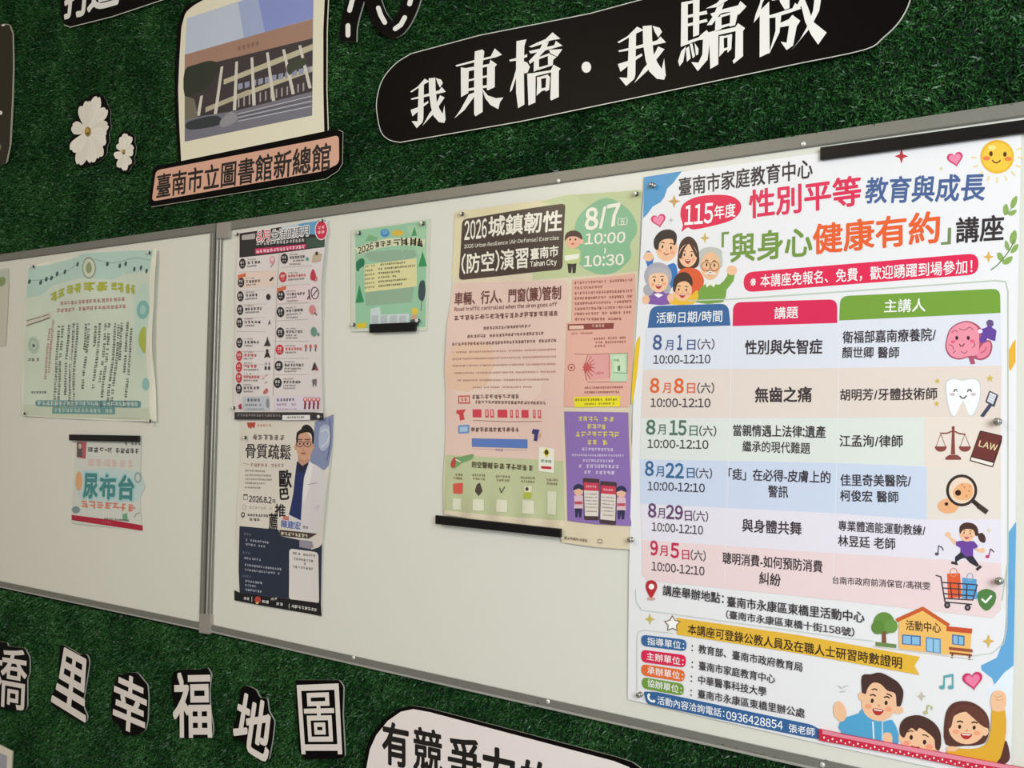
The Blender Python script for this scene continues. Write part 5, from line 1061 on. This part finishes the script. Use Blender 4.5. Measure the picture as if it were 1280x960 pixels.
p.marks(478, 446, 1000, 408, 32, (186, 116, 116), 1, .04); p.marks(452, 502, 1012, 466, 32, (186, 116, 116), 2, .06)
p.part('name_columns')
for i, (x, y0, y1) in enumerate(((470, 620, 1280), (500, 620, 1280), (552, 610, 1180), (592, 600, 1270), (625, 600, 1260), (695, 605, 820), (722, 600, 1130), (775, 600, 790), (806, 600, 1130), (852, 600, 1080), (880, 600, 1280), (930, 600, 1270), (960, 610, 1270), (985, 595, 900), (1035, 590, 1000), (1068, 640, 1280))):
    p.marks(x, y0, x-(y1-y0)*(.06 if x < 700 else .10), y1, 21, (92, 92, 84), i, .14, True)
for i, (x, y0, y1) in enumerate(((425, 570, 1000), (396, 640, 1050))): p.marks(x, y0, x-36, y1, 18, (190, 130, 124), 40+i, .05, True)
p.part('side_badge', True); p.ell(1158, 495, 54, 74, (132, 186, 180)); p.ell(1158, 495, 26, 36, (170, 206, 196)); p.part('side_badge', True); p.poly([(1190, 640), (1150, 650), (1128, 740), (1150, 810), (1188, 840)], (176, 188, 80), smooth=2); p.part('side_badge', True); p.poly([(222, 570), (400, 510), (404, 560), (226, 634)], (210, 206, 192)); p.line([(220, 585), (390, 530)], 6, (86, 84, 80)); p.line([(222, 622), (398, 556)], 8, (96, 92, 86))
p.part('side_badge', True); p.ell(276, 778, 44, 70, (186, 204, 188)); p.ring(276, 776, 30, 46, 4, (140, 156, 146)); p.ell(278, 782, 10, 14, (86, 96, 90)); p.part('side_caption', True); p.marks(228, 896, 320, 892, 26, (110, 110, 100), 1, 0); p.part('side_caption', True); p.marks(252, 1156, 370, 1154, 20, (120, 120, 110), 2, 0); p.part('side_badge', True); p.ell(1178, 1090, 30, 50, (150, 194, 190))
p.part('foot_banners_fold_glint').F(20, 400, 6.4)
p.poly([(160, 642), (1012, 646), (1012, 702), (160, 690)], (104, 150, 152), r=22); p.poly([(290, 698), (792, 700), (792, 754), (290, 748)], (110, 156, 154), r=6); p.marks(176, 666, 990, 674, 34, (206, 218, 208), 3, .04); p.marks(304, 722, 776, 728, 32, (190, 208, 200), 4, .03); p.line([(690, 782), (1005, 792)], 4, (190, 190, 160)); p.line([(440, 30), (455, 640)], 7, (226, 230, 214))  # the long pale upright line is the fold's highlight painted on the sheet
p.done()

# ------------------------------------------------------------------ nappy table notice and the sheet cut off at the left
p = Print('nappy_table_notice', 'small notice with large teal characters and red foot band below the teal list', 'notice', (134, 664), base=0.002, rough=0.3, step=0.000008, bump=lambda u, v: 0.0012*math.sin(5*u+2*v))
p.F(80, 530, 6.857); p.sheet([(112, 146), (662, 150), (655, 400), (652, 700), (672, 918), (360, 880), (64, 852), (72, 700), (95, 400)], (214, 216, 208))
p.part('print'); p.poly([(150, 400), (640, 410), (630, 660), (140, 640)], (196, 214, 214), smooth=2); p.poly([(66, 778), (380, 818), (670, 868), (672, 916), (380, 872), (66, 824)], (178, 24, 54)); p.marks(330, 836, 410, 850, 20, (206, 90, 100), 1, 0)
p.poly([(112, 150), (196, 152), (188, 300), (112, 285)], (186, 90, 100)); p.poly([(120, 160), (160, 160), (158, 285), (118, 280)], (90, 84, 86)); p.ell(140, 190, 14, 24, (200, 180, 170)); p.ell(132, 490, 30, 84, (226, 170, 120)); p.ell(632, 460, 32, 48, (140, 170, 170)); p.ell(632, 460, 20, 32, (206, 210, 204)); p.ell(105, 735, 36, 30, (130, 150, 148)); p.poly([(500, 770), (540, 765), (545, 825), (500, 820)], (110, 170, 130), smooth=1); p.line([(600, 800), (618, 770), (650, 760)], 6, (130, 134, 128))
p.part('lettering'); p.marks(205, 222, 350, 224, 44, (70, 66, 66), 2, .05); p.line([(345, 222), (370, 222)], 9, (70, 66, 66)); p.marks(374, 226, 410, 226, 44, (70, 66, 66), 3, 0); p.marks(440, 228, 652, 232, 44, (70, 66, 66), 4, .03); p.marks(520, 170, 660, 172, 26, (80, 78, 76), 9, .3)
p.marks(205, 332, 600, 346, 64, (222, 190, 186), 5, .02)
for t, a, b in (('尿', 172, 292), ('布', 308, 444), ('台', 466, 600)):
    y = 528+(a-172)*.05; p.part('character', True); p.T(t, a-4, y, b+4, y+6, 216, (160, 206, 210), .06); p.n += 10; p.T(t, a+4, y, b-4, y+6, 200, (72, 136, 136), .04)
p.part('lettering'); p.marks(152, 682, 612, 724, 66, (218, 128, 104), 6, .01); p.marks(350, 812, 560, 830, 18, (90, 90, 88), 7, .2)
p.done()
p = Print('side_sheet', 'edge of a pale sheet cut off by the left picture edge', 'poster', (2, 436), base=0.002, rough=0.25)
p.sheet([(-60, 346), (10.5, 335), (11, 358), (9, 400), (7, 432), (-60, 440)], (206, 202, 186)); p.part('print'); p.poly([(-60, 350), (9.5, 338), (10, 352), (4, 358), (-60, 362)], (190, 198, 186)); p.poly([(-20, 352), (4, 346), (7, 352), (2, 358), (-20, 360)], (140, 156, 100), smooth=2); p.done()
# dotted strip
p = Print('dotted_strip', 'red strip with white dots along the bottom edge of the big schedule', 'strip', (1150, 955), base=0.0075, rough=0.35)
p.F(1020, 800, 4.923); p.slab('bar', [(18, 548), (160, 578), (1340, 800), (1340, 872), (600, 722), (18, 618)], (206, 38, 66), (190, 40, 64), 0.004)
p.part('pale_band'); p.poly([(40, 553), (160, 580), (1340, 800), (1340, 824), (600, 690), (160, 602), (40, 578)], (234, 140, 160))
p.part('dots')
for i in range(23):
    x = 50+52*i; p.ell(x, 600+(x-50)*.186, 6, 7, (250, 226, 230), n=10); p.ell(x+26, 612+(x-24)*.186, 5, 5, (250, 226, 230), n=10)
p.done()

# ------------------------------------------------------------------ black magnetic bars
bar_m = M((20, 17, 17), 0.32, name='black_magnetic_plastic', spec=0.3)
def bar(px4, label, d1=0.010, d0=0.003): tag(prism('magnetic_bar', px4, d0, d1, bar_m), label, 'magnet', 'black magnetic bars on the whiteboards')
bar([(1025, 184), (1340, 141), (1340, 158), (1025, 200)], 'long black magnetic bar over the top of the big schedule')
bar([(544, 644), (700, 661), (700, 672), (544, 655)], 'black magnetic bar holding the foot of the pink exercise notice', 0.014, 0.007)
bar([(461.5, 405), (519, 402.5), (518, 414), (461.5, 416)], 'short black magnetic bar at the foot of the small green sheet')
bar([(86, 543), (172.5, 544.5), (172.5, 552.5), (86, 550.5)], 'black magnetic bar on top of the small nappy table notice')

# ------------------------------------------------------------------ push pins
steel = M((176, 172, 164), 0.22, 0.9, 'polished_steel'); dark_pin = M((70, 66, 60), 0.3, 0.5, 'dark_steel')
clear = M((206, 204, 192), 0.12, 0.15, 'smoky_plastic')
def lathe(prof, mat, name, parent, y0, x=0, z=0, N=16):
    vs, fs = [], []
    for r, h in prof: vs += [(x+r*math.cos(2*math.pi*k/N), y0-h, z+r*math.sin(2*math.pi*k/N)) for k in range(N)]
    for i in range(len(prof)-1):
        for k in range(N): fs.append((i*N+k, i*N+(k+1) % N, (i+1)*N+(k+1) % N, (i+1)*N+k))
    fs.append(tuple(range((len(prof)-1)*N, len(prof)*N)))
    return link(name, vs, fs, [mat], None, parent, True)
def pin(px, py, label, big=1.0, head=steel, d=0.004):
    q = at(px, py, d); root = empty('push_pin', (q.x, -d, q.z)); tag(root, label, 'push pin', 'push pins on the whiteboards')
    k = big*.00085
    lathe([(4.6*k, 0), (4.8*k, 1.0*k), (3.4*k, 1.8*k), (2.4*k, 2.6*k), (2.2*k, 5.0*k)], dark_pin if head is clear else steel, 'collar', root, -d, q.x, q.z)
    lathe([(2.2*k, 4.8*k), (3.4*k, 5.6*k), (4.6*k, 7.2*k), (4.7*k, 8.6*k), (4.0*k, 10*k), (2.6*k, 10.8*k), (1.0*k, 11.1*k)], head, 'head', root, -d, q.x, q.z)
T_, H_, G2, A_, B_ = 'pale teal name list', 'health month poster', 'small green activity sheet', 'pink exercise notice', 'big lecture schedule'
for x, y, l, b, hd, d in ((42, 333, 'smoky push pin at the top left corner of the '+T_, 1.0, clear, .010), (187, 316, 'smoky push pin at the top right corner of the '+T_, 1.0, clear, .010), (31, 517, 'smoky push pin at the bottom left corner of the '+T_, 1.0, clear, .010), (188, 526, 'smoky push pin at the bottom right corner of the '+T_, 1.0, clear, .012),
        (297, 293, 'smoky push pin at the top left corner of the '+H_, 1.0, clear, .006), (403, 276, 'smoky push pin at the top right corner of the '+H_, .9, clear, .006), (293, 510, 'smoky push pin at the bottom left corner of the '+H_, 1.0, clear, .006), (401, 521, 'smoky push pin at the bottom right corner of the '+H_, 1.0, clear, .007),
        (307, 547, 'smoky push pin beside the title of the doctor talk poster', 1.0, clear, .005),
        (449.5, 291.5, 'smoky push pin at the top left corner of the '+G2, 1.0, clear, .004), (529, 279.5, 'smoky push pin at the top right corner of the '+G2, 1.0, clear, .004), (442.5, 406, 'smoky push pin at the bottom left corner of the '+G2, 1.0, clear, .004), (523.5, 401, 'smoky push pin at the bottom right corner of the '+G2, 1.0, clear, .004),
        (578, 267.5, 'smoky push pin at the top left corner of the '+A_, 1.0, clear, .006), (796, 242.5, 'smoky push pin at the top right corner of the '+A_, 1.0, clear, .006), (790, 674.5, 'steel push pin at the bottom right corner of the '+A_, 1.1, steel, .007),
        (817, 232, 'steel push pin in the blue corner of the '+B_, 1.1, steel, .005), (1248, 527, 'steel push pin beside the law book drawing on the '+B_, 1.25, steel, .005), (1250, 726, 'steel push pin beside the shopping cart drawing on the '+B_, 1.25, steel, .005), (801, 868, 'steel push pin left of the phone number band on the '+B_, 1.1, steel, .005)):
    pin(x, y, l, b, hd, d)

# ------------------------------------------------------------------ clean up the lettering tool
bpy.data.objects.remove(_to, do_unlink=True)
